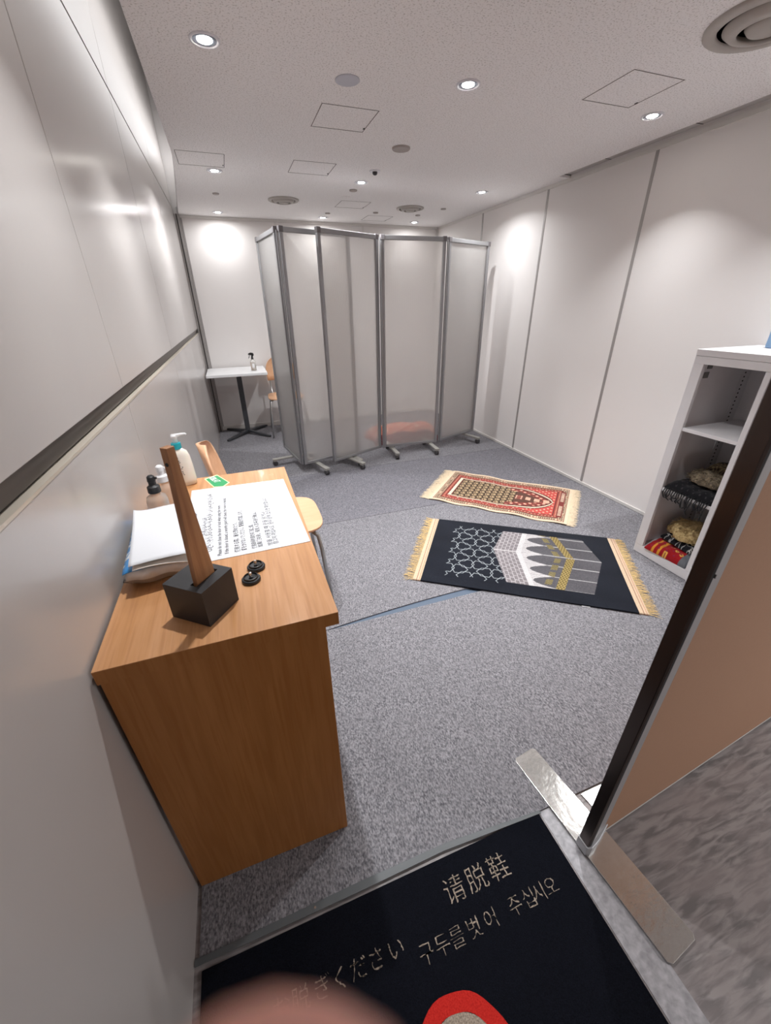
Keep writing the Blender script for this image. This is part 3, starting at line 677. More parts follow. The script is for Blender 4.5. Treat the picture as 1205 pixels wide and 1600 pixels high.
# ------------------------------------------------------------ folding screens
def panel_material():
    m = bpy.data.materials.new('ribbed_polycarbonate'); m.use_nodes = True; n = m.node_tree.nodes; l = m.node_tree.links
    n.remove(n['Principled BSDF']); out = n['Material Output']
    tc = n.new('ShaderNodeTexCoord'); sp_ = n.new('ShaderNodeSeparateXYZ'); l.new(tc.outputs['Object'], sp_.inputs[0])
    mu = n.new('ShaderNodeMath'); mu.operation = 'MULTIPLY'; mu.inputs[1].default_value = 2 * PI / .009; l.new(sp_.outputs['X'], mu.inputs[0])
    si = n.new('ShaderNodeMath'); si.operation = 'SINE'; l.new(mu.outputs[0], si.inputs[0])
    bp = n.new('ShaderNodeBump'); bp.inputs['Strength'].default_value = .35; bp.inputs['Distance'].default_value = .001; l.new(si.outputs[0], bp.inputs['Height'])
    col = (.97, .955, .94, 1)
    tr_ = n.new('ShaderNodeBsdfTranslucent'); tr_.inputs[0].default_value = col
    df = n.new('ShaderNodeBsdfDiffuse'); df.inputs[0].default_value = col
    gl = n.new('ShaderNodeBsdfGlossy'); gl.inputs['Roughness'].default_value = .28; gl.inputs[0].default_value = (.9, .9, .9, 1)
    rf = n.new('ShaderNodeBsdfRefraction'); rf.inputs['Roughness'].default_value = .22; rf.inputs['IOR'].default_value = 1.02; rf.inputs[0].default_value = (.98, .97, .96, 1)
    tp_ = n.new('ShaderNodeBsdfTransparent'); tp_.inputs[0].default_value = (.97, .965, .96, 1)
    for q in (tr_, df, gl): l.new(bp.outputs[0], q.inputs['Normal'])
    def mix(a, b, f):
        x = n.new('ShaderNodeMixShader'); x.inputs[0].default_value = f; l.new(a, x.inputs[1]); l.new(b, x.inputs[2]); return x.outputs[0]
    d = mix(tr_.outputs[0], df.outputs[0], .40)
    s = mix(rf.outputs[0], tp_.outputs[0], .45)
    a = mix(s, d, .34)
    fr = n.new('ShaderNodeFresnel'); fr.inputs[0].default_value = 1.4
    x = n.new('ShaderNodeMixShader'); l.new(fr.outputs[0], x.inputs[0]); l.new(a, x.inputs[1]); l.new(gl.outputs[0], x.inputs[2])
    l.new(x.outputs[0], out.inputs[0]); return m
M['poly'] = panel_material()
ZB, ZT = .085, 1.915
def screen_panel(parent, ax, ay, bx, by, px, py, feet):
    """one leaf from A to B (world), child of parent at px,py"""
    L = math.hypot(bx - ax, by - ay); a = math.atan2(by - ay, bx - ax)
    def add(mb, name, m=None, par=None, **k):
        o = mb.build(name, m, par, **k)
        if par is parent: o.location = (ax - px, ay - py, 0); o.rotation_euler.z = a
        return o
    fw, ft = .028, .014
    fr = MB().box(0, fw, -ft, ft, ZB, ZT - .03).box(L - fw, L, -ft, ft, ZB, ZT - .03).box(fw, L - fw, -ft, ft, ZB, ZB + .024).box(.03, L - .03, -ft, ft, ZT - .032, ZT)
    f_ = add(fr, 'leaf_frame', M['alu'], parent, bevel=.003)
    sh_ = MB().box(fw, L - fw, -.0035, .0035, ZB + .024, ZT - .032)
    add(sh_, 'translucent_sheet', M['poly'], parent)
    cc = MB().box(-.003, .032, -ft - .003, ft + .003, ZT - .034, ZT + .004).box(L - .032, L + .003, -ft - .003, ft + .003, ZT - .034, ZT + .004)
    add(cc, 'corner_cap', M['corner'], parent, bevel=.002)
    for ft_ in feet:
        bar = MB().box(ft_ - .022, ft_ + .022, -.205, .205, .062, .078).box(ft_ - .015, ft_ + .015, -.012, .012, .078, ZB + .002)
        bo = add(bar, 'foot_bar', M['foot'], parent, bevel=.004)
        for s in (-1, 1):
            w_ = MB()
            Mx = Matrix.Translation((ft_, s * .185, .0315)) @ Matrix.Rotation(PI / 2, 4, 'Y')
            w_.mat(M['caster']).lathe([(.020, -.018), (.024, -.015), (.024, -.004), (.018, -.003), (.018, .003), (.024, .004), (.024, .015), (.020, .018)], 18, Mx)
            w_.mat(M['foot']).box(ft_ - .008, ft_ + .008, s * .185 - .008, s * .185 + .008, .030, .064)
            w_.box(ft_ - .021, ft_ + .021, s * .185 - .016, s * .185 + .016, .053, .060)
            o = w_.build('caster', None, bo)
s1 = thing('folding_screen', 'translucent folding screen on casters, left one with a leaf turned towards the white table', 'folding screen', (.445, 3.59, 0), 0, 'translucent wheeled folding screens')
screen_panel(s1, .35, 4.17, .440, 3.585, .445, 3.59, [.30])
screen_panel(s1, .458, 3.560, 1.035, 3.735, .445, 3.59, [.13, .50])
MB().tube([(0, -.02, ZB), (0, -.02, ZT - .02)], .007, 8).build('hinge_rod', M['alu'], s1)
s2 = thing('folding_screen', 'translucent folding screen on casters, right one with three leaves in a zigzag', 'folding screen', (1.30, 3.74, 0), 0, 'translucent wheeled folding screens')
screen_panel(s2, .728, 3.525, 1.285, 3.765, 1.30, 3.74, [.20])
screen_panel(s2, 1.315, 3.762, 1.905, 3.725, 1.30, 3.74, [.09, .52])
screen_panel(s2, 1.940, 3.745, 2.480, 3.945, 1.30, 3.74, [.44])
MB().tube([(0, 0.0, ZB), (0, 0.0, ZT - .02)], .007, 8).build('hinge_rod', M['alu'], s2)
MB().tube([(.622, -.02, ZB), (.622, -.02, ZT - .02)], .007, 8).build('hinge_rod', M['alu'], s2)

# ------------------------------------------------------------ prayer rugs
def c3(*a): return np.array(a, float)
def lay(img, mask, col): img[mask] = col; return img
def rugA(u, v):
    img = np.zeros(u.shape + (3,)); img[:] = c3(18, 22, 32)
    Lx, Wy = 1.11, .748; X = u * Lx; Y = v * Wy
    rs = np.random.RandomState(1)
    # star lattice
    sp_ = .128; m = np.zeros(u.shape, bool)
    def seg(ax, ay, bx, by, w_):
        dx, dy = bx - ax, by - ay; L2 = dx * dx + dy * dy
        i0 = max(0, int((min(ax, bx) - .01) / Lx * (u.shape[0] - 1))); i1 = min(u.shape[0], int((max(ax, bx) + .01) / Lx * (u.shape[0] - 1)) + 2)
        if i0 >= i1: return
        xs, ys_ = X[i0:i1], Y[i0:i1]
        t = np.clip(((xs - ax) * dx + (ys_ - ay) * dy) / L2, 0, 1)
        m[i0:i1] |= ((xs - ax - t * dx) ** 2 + (ys_ - ay - t * dy) ** 2) < w_ * w_
    for gi in range(-1, 6):
        for gj in range(-1, 8):
            cx_ = .165 + gi * sp_ * .866; cy_ = .10 + gj * sp_ + (gi % 2) * sp_ / 2
            if not (.10 < cx_ < .50 and .06 < cy_ < .70): continue
            pt_ = [(cx_ + (.048 if k % 2 == 0 else .025) * math.cos(PI * k / 6 + PI / 6), cy_ + (.048 if k % 2 == 0 else .025) * math.sin(PI * k / 6 + PI / 6)) for k in range(12)]
            for k in range(12): seg(*pt_[k], *pt_[(k + 1) % 12], .0021)
            for k in range(6):     # straight links to the six neighbours, small hexagons between them
                a_ = PI * k / 3 + PI / 6; seg(cx_ + .048 * math.cos(a_), cy_ + .048 * math.sin(a_), cx_ + sp_ / 2 * math.cos(a_ + .12), cy_ + sp_ / 2 * math.sin(a_ + .12), .0020); seg(cx_ + .048 * math.cos(a_), cy_ + .048 * math.sin(a_), cx_ + sp_ / 2 * math.cos(a_ - .12), cy_ + sp_ / 2 * math.sin(a_ - .12), .0020)
    reg = (u > .12 + .02 * np.sin(v * 37)) & (u < .42) & (v > .11) & (v < .91)
    lay(img, m & reg, c3(150, 156, 160))
    # cube outline
    cen = .575
    uL = .352 + np.abs(v - cen) * .16; uR = .918 - np.abs(v - cen) * .20
    body = (u > uL) & (u < uR) & (v > .135) & (v < .90)
    lay(img, body, c3(88, 84, 86))
    uu = u - np.abs(v - cen) * .13     # skewed coordinate
    brick = body & (uu < .475)
    lay(img, brick, c3(120, 114, 116))
    row = ((uu - .35) / .021); hi = np.floor(row).astype(int)
    vv = v / .052 + (hi % 2) * .5
    mort = (np.abs(row % 1 - .5) > .43) | (np.abs(vv % 1 - .5) > .44)
    lay(img, brick & mort, c3(176, 170, 172)); lay(img, brick & (np.abs(v - cen) < .006), c3(190, 186, 186))
    # white draped cloth
    per = .148; ph = ((v - .135) / per) % 1; arch = np.abs(ph - .5) * 2
    wend = .525 + .110 * arch ** 2.0
    white = body & (uu >= .475) & (u < wend + np.abs(v - cen) * .08)
    lay(img, white, c3(186, 182, 182))
    st = white & ((np.sin(arch * 22 + uu * 60) > .75)); lay(img, st, c3(140, 136, 138))
    lay(img, body & (uu >= .475) & (uu < .50) & (np.sin(uu * 900) > 0), c3(200, 198, 198))
    dk_ = body & (uu >= .475) & ~white
    lay(img, dk_, c3(82, 80, 84)); lay(img, dk_ & (np.abs(((v - .135) / per) % 1 - .5) > .47) , c3(170, 168, 168))
    # gold
    ub = .770 - np.abs(v - .56) * .20
    band = dk_ & (u > ub - .030) & (u < ub + .012)
    lay(img, band, c3(150, 132, 84)); lay(img, band & (np.sin(v * 160) * np.sin((u - ub) * 420) > .15), c3(96, 80, 40))
    patch = dk_ & (u > ub - .088) & (u < ub - .055) & (np.sin(v * 62 + 1) > -.55)
    lay(img, patch, c3(124, 112, 78)); lay(img, patch & (np.sin(v * 300) * np.sin(u * 500) > .3), c3(84, 76, 50))
    lay(img, body & (np.abs(v - cen) < .003) & (u > .62), c3(150, 148, 150))
    img += rs.normal(0, 1, u.shape)[..., None] * np.where(body, 9, 3)[..., None]
    n = np.sin(u * 9 + 3 * np.sin(v * 6)) * np.sin(v * 11 + 2 * np.sin(u * 8)); img += (n * 4)[..., None]
    return img
def rugB(u, v):
    Lx, Wy = 1.03, .66; X = u * Lx; Y = v * Wy
    img = np.zeros(u.shape + (3,)); img[:] = c3(226, 204, 176)
    ex = np.minimum(X, Lx - X); ey = np.minimum(Y, Wy - Y); e = np.minimum(ex, ey)
    rs = np.random.RandomState(2)
    b1 = (e > .022) & (e < .070); lay(img, b1, c3(150, 112, 92))
    along = np.where(ey < ex, X, Y); acr = e - .046
    cart = b1 & (np.abs(acr) < .016) & ((along / .165 % 1) < .80); lay(img, cart, c3(214, 194, 166))
    inner = b1 & (np.abs(acr) < .012) & ((along / .165 % 1) < .76) & ((along / .165 % 1) > .04); lay(img, inner, c3(92, 62, 52))
    lay(img, inner & (np.sin(along * 420) > .1) & (np.abs(acr) < .007), c3(200, 176, 146))
    lay(img, b1 & ((along / .165 % 1) > .84) & (np.abs(((along / .165 % 1) - .92)) + np.abs(acr) * 4 < .07), c3(206, 178, 150))
    lay(img, (e >= .070) & (e < .076), c3(60, 38, 34))
    b2 = (e >= .076) & (e < .104); lay(img, b2, c3(156, 66, 58)); lay(img, b2 & (np.abs(e - .09) < .005) & (np.sin(along * 260) > 0), c3(206, 160, 132))
    lay(img, (e >= .104) & (e < .110), c3(60, 38, 34))
    fld = e >= .110
    # spandrel red
    lay(img, fld, c3(190, 78, 70)); fl_ = fld & (np.sin(X * 130) * np.sin(Y * 120 + X * 30) > .62); lay(img, fl_, c3(228, 184, 158))
    # arch: half width as function of X
    yc = Wy / 2; t = np.clip((X - .56) / (.905 - .56), 0, 1); hw = .205 * np.sqrt(np.clip(1 - t ** 1.9, 0, 1))
    d = (hw - np.abs(Y - yc)) * (1 - .38 * t); xin = (X > .112) & (X < .905)
    lay(img, fld & xin & (d > 0), c3(70, 48, 42))
    lay(img, fld & xin & (d > .010), c3(232, 214, 190)); lay(img, fld & xin & (d > .022) & (X > .135), c3(64, 46, 36))
    lay(img, fld & xin & (d > .026) & (X > .139), c3(138, 60, 50)); lay(img, fld & xin & (d > .030) & (X > .143), c3(70, 52, 40))
    f = fld & (d > .032) & (X > .146) & (X < .62)
    # paisley rows
    px_ = (X - .146) / .047; py_ = (Y - yc) / .052 + .5 * (np.floor(px_) % 2)
    fx = px_ % 1 - .5; fy = py_ % 1 - .5; r = np.sqrt(fx ** 2 + (fy * 1.1) ** 2)
    lay(img, f & (r < .40), c3(200, 178, 140)); lay(img, f & (r < .28), c3(92, 62, 46)); lay(img, f & (np.sqrt((fx - .08) ** 2 + (fy - .06) ** 2) < .13), c3(216, 190, 150))
    # flowers along the arch
    g = fld & (X > .56) & (d > .030) & (d < .085); lay(img, g, c3(120, 60, 52)); q = np.sin(X * 95) * np.sin(Y * 100 + 1.2)
    lay(img, g & (q > .2), c3(206, 110, 96)); lay(img, g & (q > .7), c3(232, 200, 176)); lay(img, fld & (d > .085) & (X > .62), c3(92, 60, 50)); lay(img, fld & (d > .032) & (d < .040) & (X > .56), c3(52, 36, 32))
    lay(img, fld & (X > .70) & (d > .034) & (np.abs(Y - yc) < .028) & (np.sin(X * 90) > -.3), c3(214, 170, 146))
    # small cube building
    k = (np.abs(X - .648) < .03) & (np.abs(Y - yc) < .036); lay(img, k, c3(150, 84, 72)); lay(img, k & (np.abs(np.abs(X - .648) - .02) < .004), c3(222, 186, 160))
    lay(img, k & (np.abs(Y - yc + .01) < .003), c3(70, 40, 36))
    # right cartouche
    c_ = (X > .945) & (X < .985) & (np.abs(Y - yc) < .24); lay(img, c_, c3(120, 52, 48)); lay(img, c_ & (np.abs(X - .965) < .012) & (np.abs(np.abs(Y - yc) - .125) < .09) & (np.sin(Y * 320) > -.1), c3(228, 204, 178))
    img += rs.normal(0, 1, u.shape)[..., None] * 9
    return img
def fringe(name, parent, x, y0, y1, dirx, length, m, n, seed, zb=.003, thick=.0012, mess=.5):
    random.seed(seed); mb = MB()
    for k in range(n):
        y = y0 + (y1 - y0) * (k + random.random()) / n
        L = length * random.uniform(.7, 1.1); wob = random.uniform(-1, 1) * mess
        pts = []
        for s in range(5):
            t = s / 4
            pts.append((x + dirx * L * t * (1 - .1 * abs(wob)), y + wob * L * .6 * t * t + random.uniform(-1, 1) * .004 * mess * t, zb + .005 * math.sin(PI * t) * random.random() + .0015 * random.random()))
        mb.tube(pts, [thick, thick, thick, thick * .9, thick * .4], 4)
    return mb.build(name, m, parent)
rA = thing('prayer_rug', 'dark blue prayer rug with a woven cube building and star lattice, nearer to the camera', 'prayer rug', (.783, 1.646, .008), R(-34.7), 'prayer rugs spread on the carpet')
sheet('woven_field', 1.111, .748, 560, 380, rugA, lambda u, v: .0006 + .0025 * (np.sin(u * 9 + v * 4) + 1) * .3 + .004 * np.clip(1 - v * 12, 0, 1) * (np.sin(u * 7) > -.2) * .4, M['woven'], rA, .007)
def hemcol(u, v):
    img = np.zeros(u.shape + (3,)); img[:] = c3(206, 182, 154)
    lay(img, np.abs(u - .5) < .06, c3(150, 104, 88)); lay(img, np.abs(u - .8) < .05, c3(190, 140, 116)); return img
h1 = sheet('end_hem', .045, .745, 24, 60, hemcol, lambda u, v: .0006 + 0 * u, M['woven'], rA, .006); h1.location = (-.0455, .002, 0)
h2 = sheet('end_hem', .045, .745, 24, 60, hemcol, lambda u, v: .0006 + 0 * u, M['woven'], rA, .006); h2.location = (1.1115, .002, 0)
fringe('fringe', rA, -.046, .0, .745, -1, .062, M['navyfr'], 170, 1, mess=.9)
fringe('fringe', rA, 1.157, .0, .745, 1, .055, M['navyfr'], 190, 2, mess=.6)
MB().box(.845, .885, -.004, .012, .0004, .0016).build('white_tag', M['white_plastic'], rA)
rB = thing('prayer_rug', 'cream bordered red and brown prayer rug with pointed arch, farther from the camera', 'prayer rug', (1.285, 2.600, .008), R(-46.0), 'prayer rugs spread on the carpet')
sheet('woven_field', 1.03, .655, 520, 340, rugB, lambda u, v: .0008 + .003 * (np.sin(u * 14) * np.sin(v * 3 + 1) + 1) * .5 + .006 * np.exp(-v * 14) * (np.sin(u * 21) + 1) * .5 + .004 * np.exp(-(1 - v) * 14) * (np.sin(u * 25 + 1) + 1) * .5, M['woven'], rB, .004,
      posfn=lambda u, v: np.stack([u * 1.03, v * (.655 + .012 * np.sin(u * 9)) + .006 * np.sin(u * 22), .0048 + .003 * (np.sin(u * 14) * np.sin(v * 3 + 1) + 1) * .5 + .005 * np.exp(-v * 14) * (np.sin(u * 21) + 1) * .5 + .004 * np.exp(-(1 - v) * 14) * (np.sin(u * 25 + 1) + 1) * .5], -1))
fringe('fringe', rB, .002, .0, .655, -1, .085, M['creamfr'], 380, 3, mess=.25, thick=.0011)
fringe('fringe', rB, 1.028, .0, .665, 1, .065, M['creamfr'], 380, 4, mess=.35, thick=.0011)

# ------------------------------------------------------------ cabinet
cb = thing('open_cabinet', 'white open shelf cabinet standing against the right wall behind the door leaf', 'cabinet', (2.40, 1.10, .0075))
def cbb(mb, name, m=None, **k):
    o = mb.build(name, m, cb, **k); o.location = (-2.40, -1.10, -.0075); return o
X0, X1 = 2.172, 2.628
cbb(MB().box(X0, X1, .74, 1.472, 1.157, 1.187), 'top_board', M['whitemetal'], bevel=.002)
cbb(MB().box(X0 + .002, X1, 1.452, 1.470, .01, 1.156), 'side_panel', M['whitemetal'])
cbb(MB().box(X0, X0 + .018, 1.420, 1.470, .065, 1.120), 'front_stile', M['whitemetal'], bevel=.001)
cbb(MB().box(X0, X0 + .018, .742, 1.470, 1.1205, 1.156), 'front_rail', M['whitemetal'], bevel=.001)
cbb(MB().box(X0 + .012, X1, .742, .760, .01, 1.156), 'side_panel', M['whitemetal'])
cbb(MB().box(X1 - .01, X1, .760, 1.452, .065, 1.156), 'back_panel', M['whitemetal'])
cbb(MB().box(X0 + .0005, X1 - .012, 1.126, 1.150, .065, 1.120), 'divider', M['whitemetal'], bevel=.001)
cbb(MB().box(X0 + .001, X1, .760, 1.4515, .01, .0645), 'plinth', M['whitemetal'], bevel=.001)
cbb(MB().box(X0 - .012, X0 - .0002, 1.06, 1.122, .012, .105), 'kick_block', M['whitemetal'], bevel=.002)
for z in (.804, .458):
    cbb(MB().box(X0 + .004, X1 - .012, 1.1505, 1.4195, z - .018, z), 'shelf', M['whitemetal'], bevel=.001)
cbb(MB().box(X0 + .03, X1 - .012, .7605, 1.1255, .786, .804), 'shelf', M['whitemetal'], bevel=.001)
# peg holes
pg = MB()
for x in (X0 + .045, X1 - .06):
    z = .13
    while z < 1.09:
        pg.box(x - .0045, x + .0045, 1.4488, 1.4519, z - .004, z + .004); z += .0215
cbb(pg, 'peg_holes', M['black'])['kind'] = 'stuff'
cbb(MB().box(X1 - .085, X1 - .035, 1.4497, 1.4518, .12, 1.10), 'peg_rail', M['whitemetal'])
pg = MB(); z = .13
while z < 1.09: pg.box(X0 + .038, X0 + .045, 1.1240, 1.1262, z - .003, z + .003); z += .0215
cbb(pg, 'peg_holes', M['black'])['kind'] = 'stuff'
cbb(MB().box(X0 + .075, X0 + .11, 1.4492, 1.4518, 1.045, 1.075).box(X0 + .085, X0 + .12, 1.4492, 1.4518, 1.09, 1.115), 'sticker', M['sticker'])
cbb(MB().lathe([(.009, 0), (.009, .006), (.004, .010), (.0005, .010)], 14, Matrix.Translation((X0 + .02, 1.126, .46)) @ Matrix.Rotation(PI / 2, 4, 'X')), 'shelf_pin', M['white_plastic'])
# faint handwriting running down the divider
hw_ = MB(); random.seed(12)
for k in range(16):
    z = 1.0 - k * .0145
    for q in range(2):
        x = X0 + .075 + random.uniform(0, .014); hw_.box(x, x + random.uniform(.002, .012), 1.1252, 1.1262, z + random.uniform(-.004, .004), z + .002 + random.uniform(0, .004))
cbb(hw_, 'pen_scribble', M['ink'])

# folded textiles
def folded(name, label, x, y, z, L, W, H, fn, a=0, seed=1, cat='folded rug', wob=.006):
    """soft folded stack with rounded edges, pattern per vertex"""
    nu, nv = 90, 70
    def pos(u, v):
        rs = seed
        p = 5.0
        e = np.clip((1 - np.abs(2 * u - 1) ** p) * (1 - np.abs(2 * v - 1) ** p), 0, 1) ** .30
        n_ = wob * (np.sin(8 * u + rs) * np.sin(7 * v + rs * 2) + .5 * np.sin(23 * v + 9 * u + rs) + .3 * np.sin(41 * u - 12 * v))
        return np.stack([(u - .5) * L, (v - .5) * W, np.maximum(.012, H * e + n_ * e)], -1)
    def sh(u, v): return 0 * u
    o = sheet(name, L, W, nu, nv, fn, sh, M['woven'], None, .0115, posfn=pos)
    # fill the body: push the underside flat
    me = o.data; n = nu * nv
    for i_ in range(n, 2 * n): me.vertices[i_].co.z = .0006
    o.location = (x, y, z); o.rotation_euler.z = a
    return tag(o, label, cat, 'folded rugs in the white cabinet')
def redp(u, v):
    img = np.zeros(u.shape + (3,)); img[:] = c3(150, 22, 30)
    lay(img, (np.abs(v - .80) < .03) | (np.abs(v - .66) < .03), c3(206, 140, 50))
    q = np.sin(u * 30 + 1.5 * np.floor(v * 7)) * np.sin(v * 7 * PI); m = (v < .60) & (q > .62); lay(img, m, c3(222, 170, 80)); lay(img, (v < .6) & (q > .9), c3(150, 90, 60))
    lay(img, (np.sin(u * 40) * np.sin(v * 34) < -.8), c3(120, 40, 70)); lay(img, (v < .16) & (u < .7), c3(104, 106, 112)); return img
def bwp(u, v):
    img = np.zeros(u.shape + (3,)); img[:] = c3(22, 22, 28)
    a = np.abs(np.sin(u * 13 + 2 * np.sin(v * 9))) ; b_ = np.abs(np.sin(v * 16 + 2.4 * np.sin(u * 11 + 1)))
    lay(img, (a < .12) | (b_ < .13), c3(196, 196, 196)); lay(img, (v < .07) & (np.sin(u * 120) > 0), c3(190, 186, 180)); return img
def blk(u, v):
    img = np.zeros(u.shape + (3,)); img[:] = c3(20, 20, 24); lay(img, np.sin(u * 60) * np.sin(v * 50) > .8, c3(60, 58, 60)); return img
def olive(u, v):
    img = np.zeros(u.shape + (3,)); img[:] = c3(122, 106, 84); q = np.sin(u * 50 + 3 * np.sin(v * 20)) * np.sin(v * 44 + 2 * np.sin(u * 14))
    lay(img, q > .3, c3(168, 152, 116)); lay(img, q < -.45, c3(66, 56, 52)); lay(img, (u > .78), c3(60, 62, 84)); return img
folded('folded_rug', 'red folded rug with yellow dots at the bottom of the white cabinet', 2.325, 1.29, .0652, .31, .24, .055, redp, R(4), 2)
folded('folded_rug', 'black rug with white lattice pattern folded on top of the red one', 2.37, 1.275, .1278, .25, .20, .035, bwp, R(-8), 5)
def bundle(name, label, x, y, z, L, W, H, col, n, m, seed, a=0, cat='folded rug', length=.035, r=.0012):
    random.seed(seed); t = thing(name, label, cat, (x, y, z), a, 'folded rugs in the white cabinet')
    prof = []
    vs = []; f = []; nu, nv = 30, 24
    for i in range(nu + 1):
        for j in range(nv + 1):
            th = PI * i / nu; phi = PI * j / nv
            px_ = L / 2 * math.cos(th); rr = math.sin(th) ** .5
            n_ = 1 + .09 * math.sin(5 * phi + seed + 4 * th) + .06 * math.sin(11 * th)
            vs.append((px_, W / 2 * rr * math.cos(phi) * n_, max(.001, H * rr * math.sin(phi) * n_)))
    k = nv + 1
    for i in range(nu):
        for j in range(nv): q = i * k + j; f.append((q, q + 1, q + k + 1, q + k))
    f.append(tuple([i * k for i in range(nu + 1)] + [i * k + nv for i in range(nu, -1, -1)]))
    MB().face(vs, f).build('bundle', m, t, smooth=True)
    fr = MB()
    for q in range(n):
        th = random.uniform(.1, PI - .1); phi = random.uniform(.05, PI - .05); rr = math.sin(th) ** .5
        p = Vector((L / 2 * math.cos(th), W / 2 * rr * math.cos(phi), H * rr * math.sin(phi))); nrm = Vector((p.x * .5, p.y * 1.4, p.z)).normalized()
        d = Vector((random.uniform(-1, 1), random.uniform(-1, 1), random.uniform(-.6, .3)))
        pts = [p, p + nrm * .006 + d * length * .3, p + nrm * .010 + d * length * .65, p + nrm * .004 + d * length]
        pts = [Vector((q_.x * min(1, .118 / max(.001, math.hypot(q_.x, q_.y))), q_.y * min(1, .118 / max(.001, math.hypot(q_.x, q_.y))), max(.002, q_.z))) for q_ in pts]
        fr.tube(pts, [r, r, r, r * .4], 4)
    fr.build('loose_fringe', m, t)
    return t
M['creamwool'] = mk('cream_wool', (206, 184, 136), .95, nscale=90, rgb2=(160, 134, 88), bump=.6, bscale=120)
M['olivewool'] = mk('olive_wool', (136, 122, 98), .95, nscale=90, rgb2=(78, 68, 60), bump=.6, bscale=120)
bundle('fringed_rug', 'cream fluffy fringed rug bundled on the bottom shelf of the white cabinet', 2.345, 1.285, .175, .20, .20, .080, None, 420, M['creamwool'], 5, R(60))
folded('folded_rug', 'black fringed rug draped over the middle shelf edge of the white cabinet', 2.36, 1.285, .4585, .36, .255, .05, blk, 0, 7)
kf = MB(); random.seed(5)
for k in range(20):
    y = 1.165 + .235 * k / 19 + random.uniform(-.004, .004); L = random.uniform(.05, .095) if k < 11 else random.uniform(.03, .055)
    kf.tube([(X0 + .012, y, .468), (X0 - .006, y, .464), (X0 - .012, y + random.uniform(-.004, .004), .44), (X0 - .012, y + random.uniform(-.01, .01), .458 - L * .8), (X0 - .010, y + random.uniform(-.012, .012), .458 - L)], [.0035, .0035, .003, .0045, .002], 6)
tag(kf.build('hanging_fringe', M['blackfr']), 'black tassels hanging down over the edge of the middle cabinet shelf', 'tassels')
bundle('fringed_rug', 'olive brown furry rug rolled up on the black rug on the middle shelf', 2.315, 1.275, .521, .20, .15, .055, None, 420, M['olivewool'], 8, R(72), length=.022)
folded('folded_rug', 'grey green patterned rug folded behind the furry roll on the middle shelf', 2.515, 1.29, .516, .15, .22, .062, olive, R(10), 3)
tag(pillow('purple_cloth', .09, .06, .03, M['purple'], None, seed=3), 'small purple cloth on the cabinet shelf behind the divider', 'cloth').location = (2.27, 1.075, .805)

# things on the cabinet top
bb = thing('plastic_case', 'pale blue see-through plastic case on the cabinet top at the right picture edge', 'case', (2.535, 1.262, 1.1872), R(4))
MB().box(-.06, .06, -.10, .10, 0, .13).build('case_body', M['bluebox'], bb, bevel=.008)
MB().box(-.062, .062, -.102, .102, .131, .142).build('lid', M['bluebox'], bb, bevel=.004)
tag(MB().prism([(2.30, 1.05), (2.44, 1.05), (2.44, 1.255), (2.32, 1.24)], 1.1874, 1.1905).build('peach_folder', M['peach']), 'thin peach coloured card lying on the cabinet top', 'card')

# salmon coloured rug seen blurred through the screens
def salmon(u, v):
    img = np.zeros(u.shape + (3,)); img[:] = c3(216, 120, 96); lay(img, np.sin(u * 26) * np.sin(v * 20) > .6, c3(236, 190, 160)); lay(img, (v < .1) | (v > .9), c3(130, 30, 34)); return img
def pile(u, v): return 0 * u
o = sheet('rolled_rug', .8, .36, 60, 40, salmon, pile, M['woven'], None, .0115, posfn=lambda u, v: np.stack([(u - .5) * .8 * (1 - .1 * np.sin(v * 5)), (v - .5) * .36, np.maximum(.012, .17 * np.clip((1 - np.abs(2 * u - 1) ** 4) * (1 - np.abs(2 * v - 1) ** 3), 0, 1) ** .4 + .012 * np.sin(u * 17 + v * 9))], -1))
for i_ in range(60 * 40, 2 * 60 * 40): o.data.vertices[i_].co.z = .0006
o.location = (1.72, 4.20, .008); o.rotation_euler.z = R(-6); tag(o, 'salmon red heap of rugs on the floor, blurred behind the folding screen', 'rug')

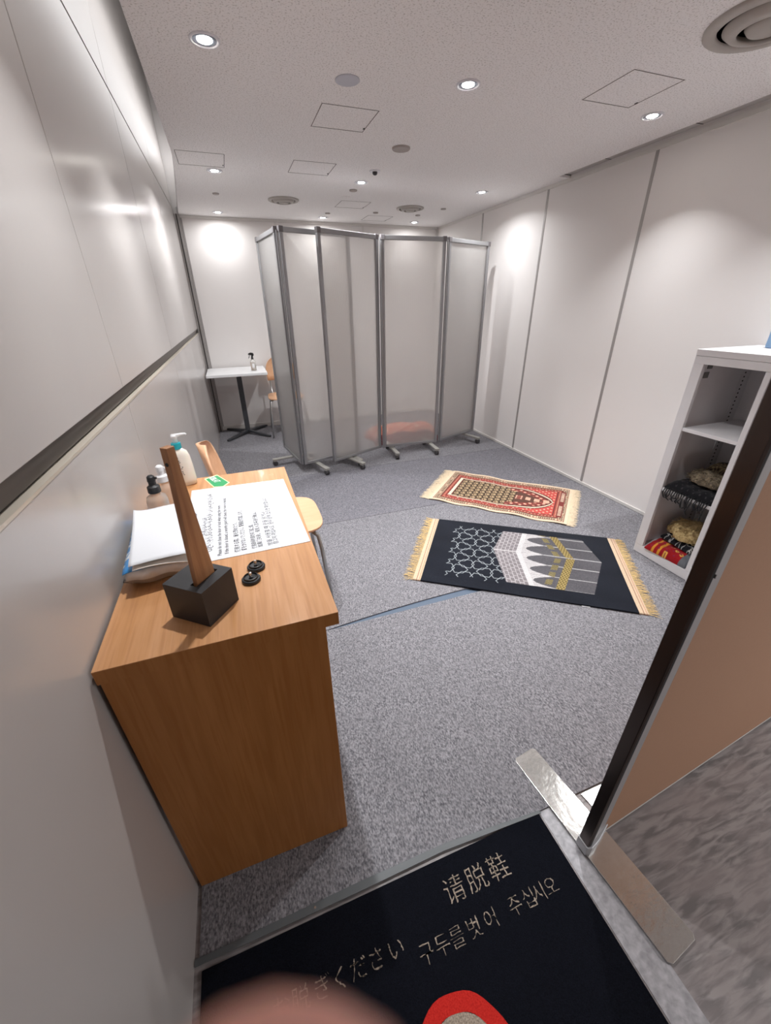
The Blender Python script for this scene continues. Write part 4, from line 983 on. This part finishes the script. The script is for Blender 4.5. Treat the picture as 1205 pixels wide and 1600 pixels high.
# ------------------------------------------------------------ hand at the lens
def camp(x, y, z): return EYE + cr * x + cu * y + cf * z     # metres right, up, forward of the lens
def skin_mesh(name, chains, m):
    """chains: list of list of (point, radius); first point of the first chain is the root"""
    me = bpy.data.meshes.new(name); vs = []; es = []; rad = []
    for ch_ in chains:
        prev = None
        for item in ch_:
            if isinstance(item, int): prev = item; continue
            p, r = item; vs.append(tuple(p)); rad.append(r)
            if prev is not None: es.append((prev, len(vs) - 1))
            prev = len(vs) - 1
    me.from_pydata(vs, es, []); o = bpy.data.objects.new(name, me); C.objects.link(o)
    md = o.modifiers.new('s', 'SKIN'); 
    for i_, r in enumerate(rad):
        me.skin_vertices[0].data[i_].radius = (r, r); 
    me.skin_vertices[0].data[0].use_root = True
    md.use_smooth_shade = True; md.branch_smoothing = .5
    sb_ = o.modifiers.new('u', 'SUBSURF'); sb_.levels = 2; sb_.render_levels = 2
    me.materials.append(m); return o
fz = .0155
H_ = [
 [(camp(-.055, -.175, -.055), .026), (camp(-.045, -.145, -.045), .027), (camp(-.030, -.115, -.035), .026)],   # 0 wrist 1 palm 2
 [2, (camp(-.012, -.078, -.018), .0115), (camp(-.007, -.058, .002), .0112), (camp(-.0055, -.042, .0148), .0106), (camp(-.0052, -.0320, .0162), .0102), (camp(-.0052, -.0262, fz), .0086)],
 [2, (camp(-.038, -.082, -.030), .0105), (camp(-.036, -.055, -.034), .0095), (camp(-.026, -.035, -.036), .0085)],
 [1, (camp(-.062, -.105, -.036), .0100), (camp(-.060, -.080, -.040), .0090), (camp(-.046, -.060, -.042), .0080)],
 [1, (camp(-.076, -.122, -.042), .0090), (camp(-.076, -.104, -.046), .0080), (camp(-.064, -.088, -.048), .0072)],
 [1, (camp(-.012, -.140, -.050), .0120), (camp(.014, -.122, -.056), .0105), (camp(.030, -.100, -.060), .0092)],
 [0, (camp(-.085, -.26, -.09), .028), (camp(-.12, -.38, -.14), .034)],
]
hand = skin_mesh('hand', H_, M['skin'])
tag(hand, 'person\'s hand whose blurred pink fingertip covers the bottom picture edge', 'person')

sc.frame_set(1)
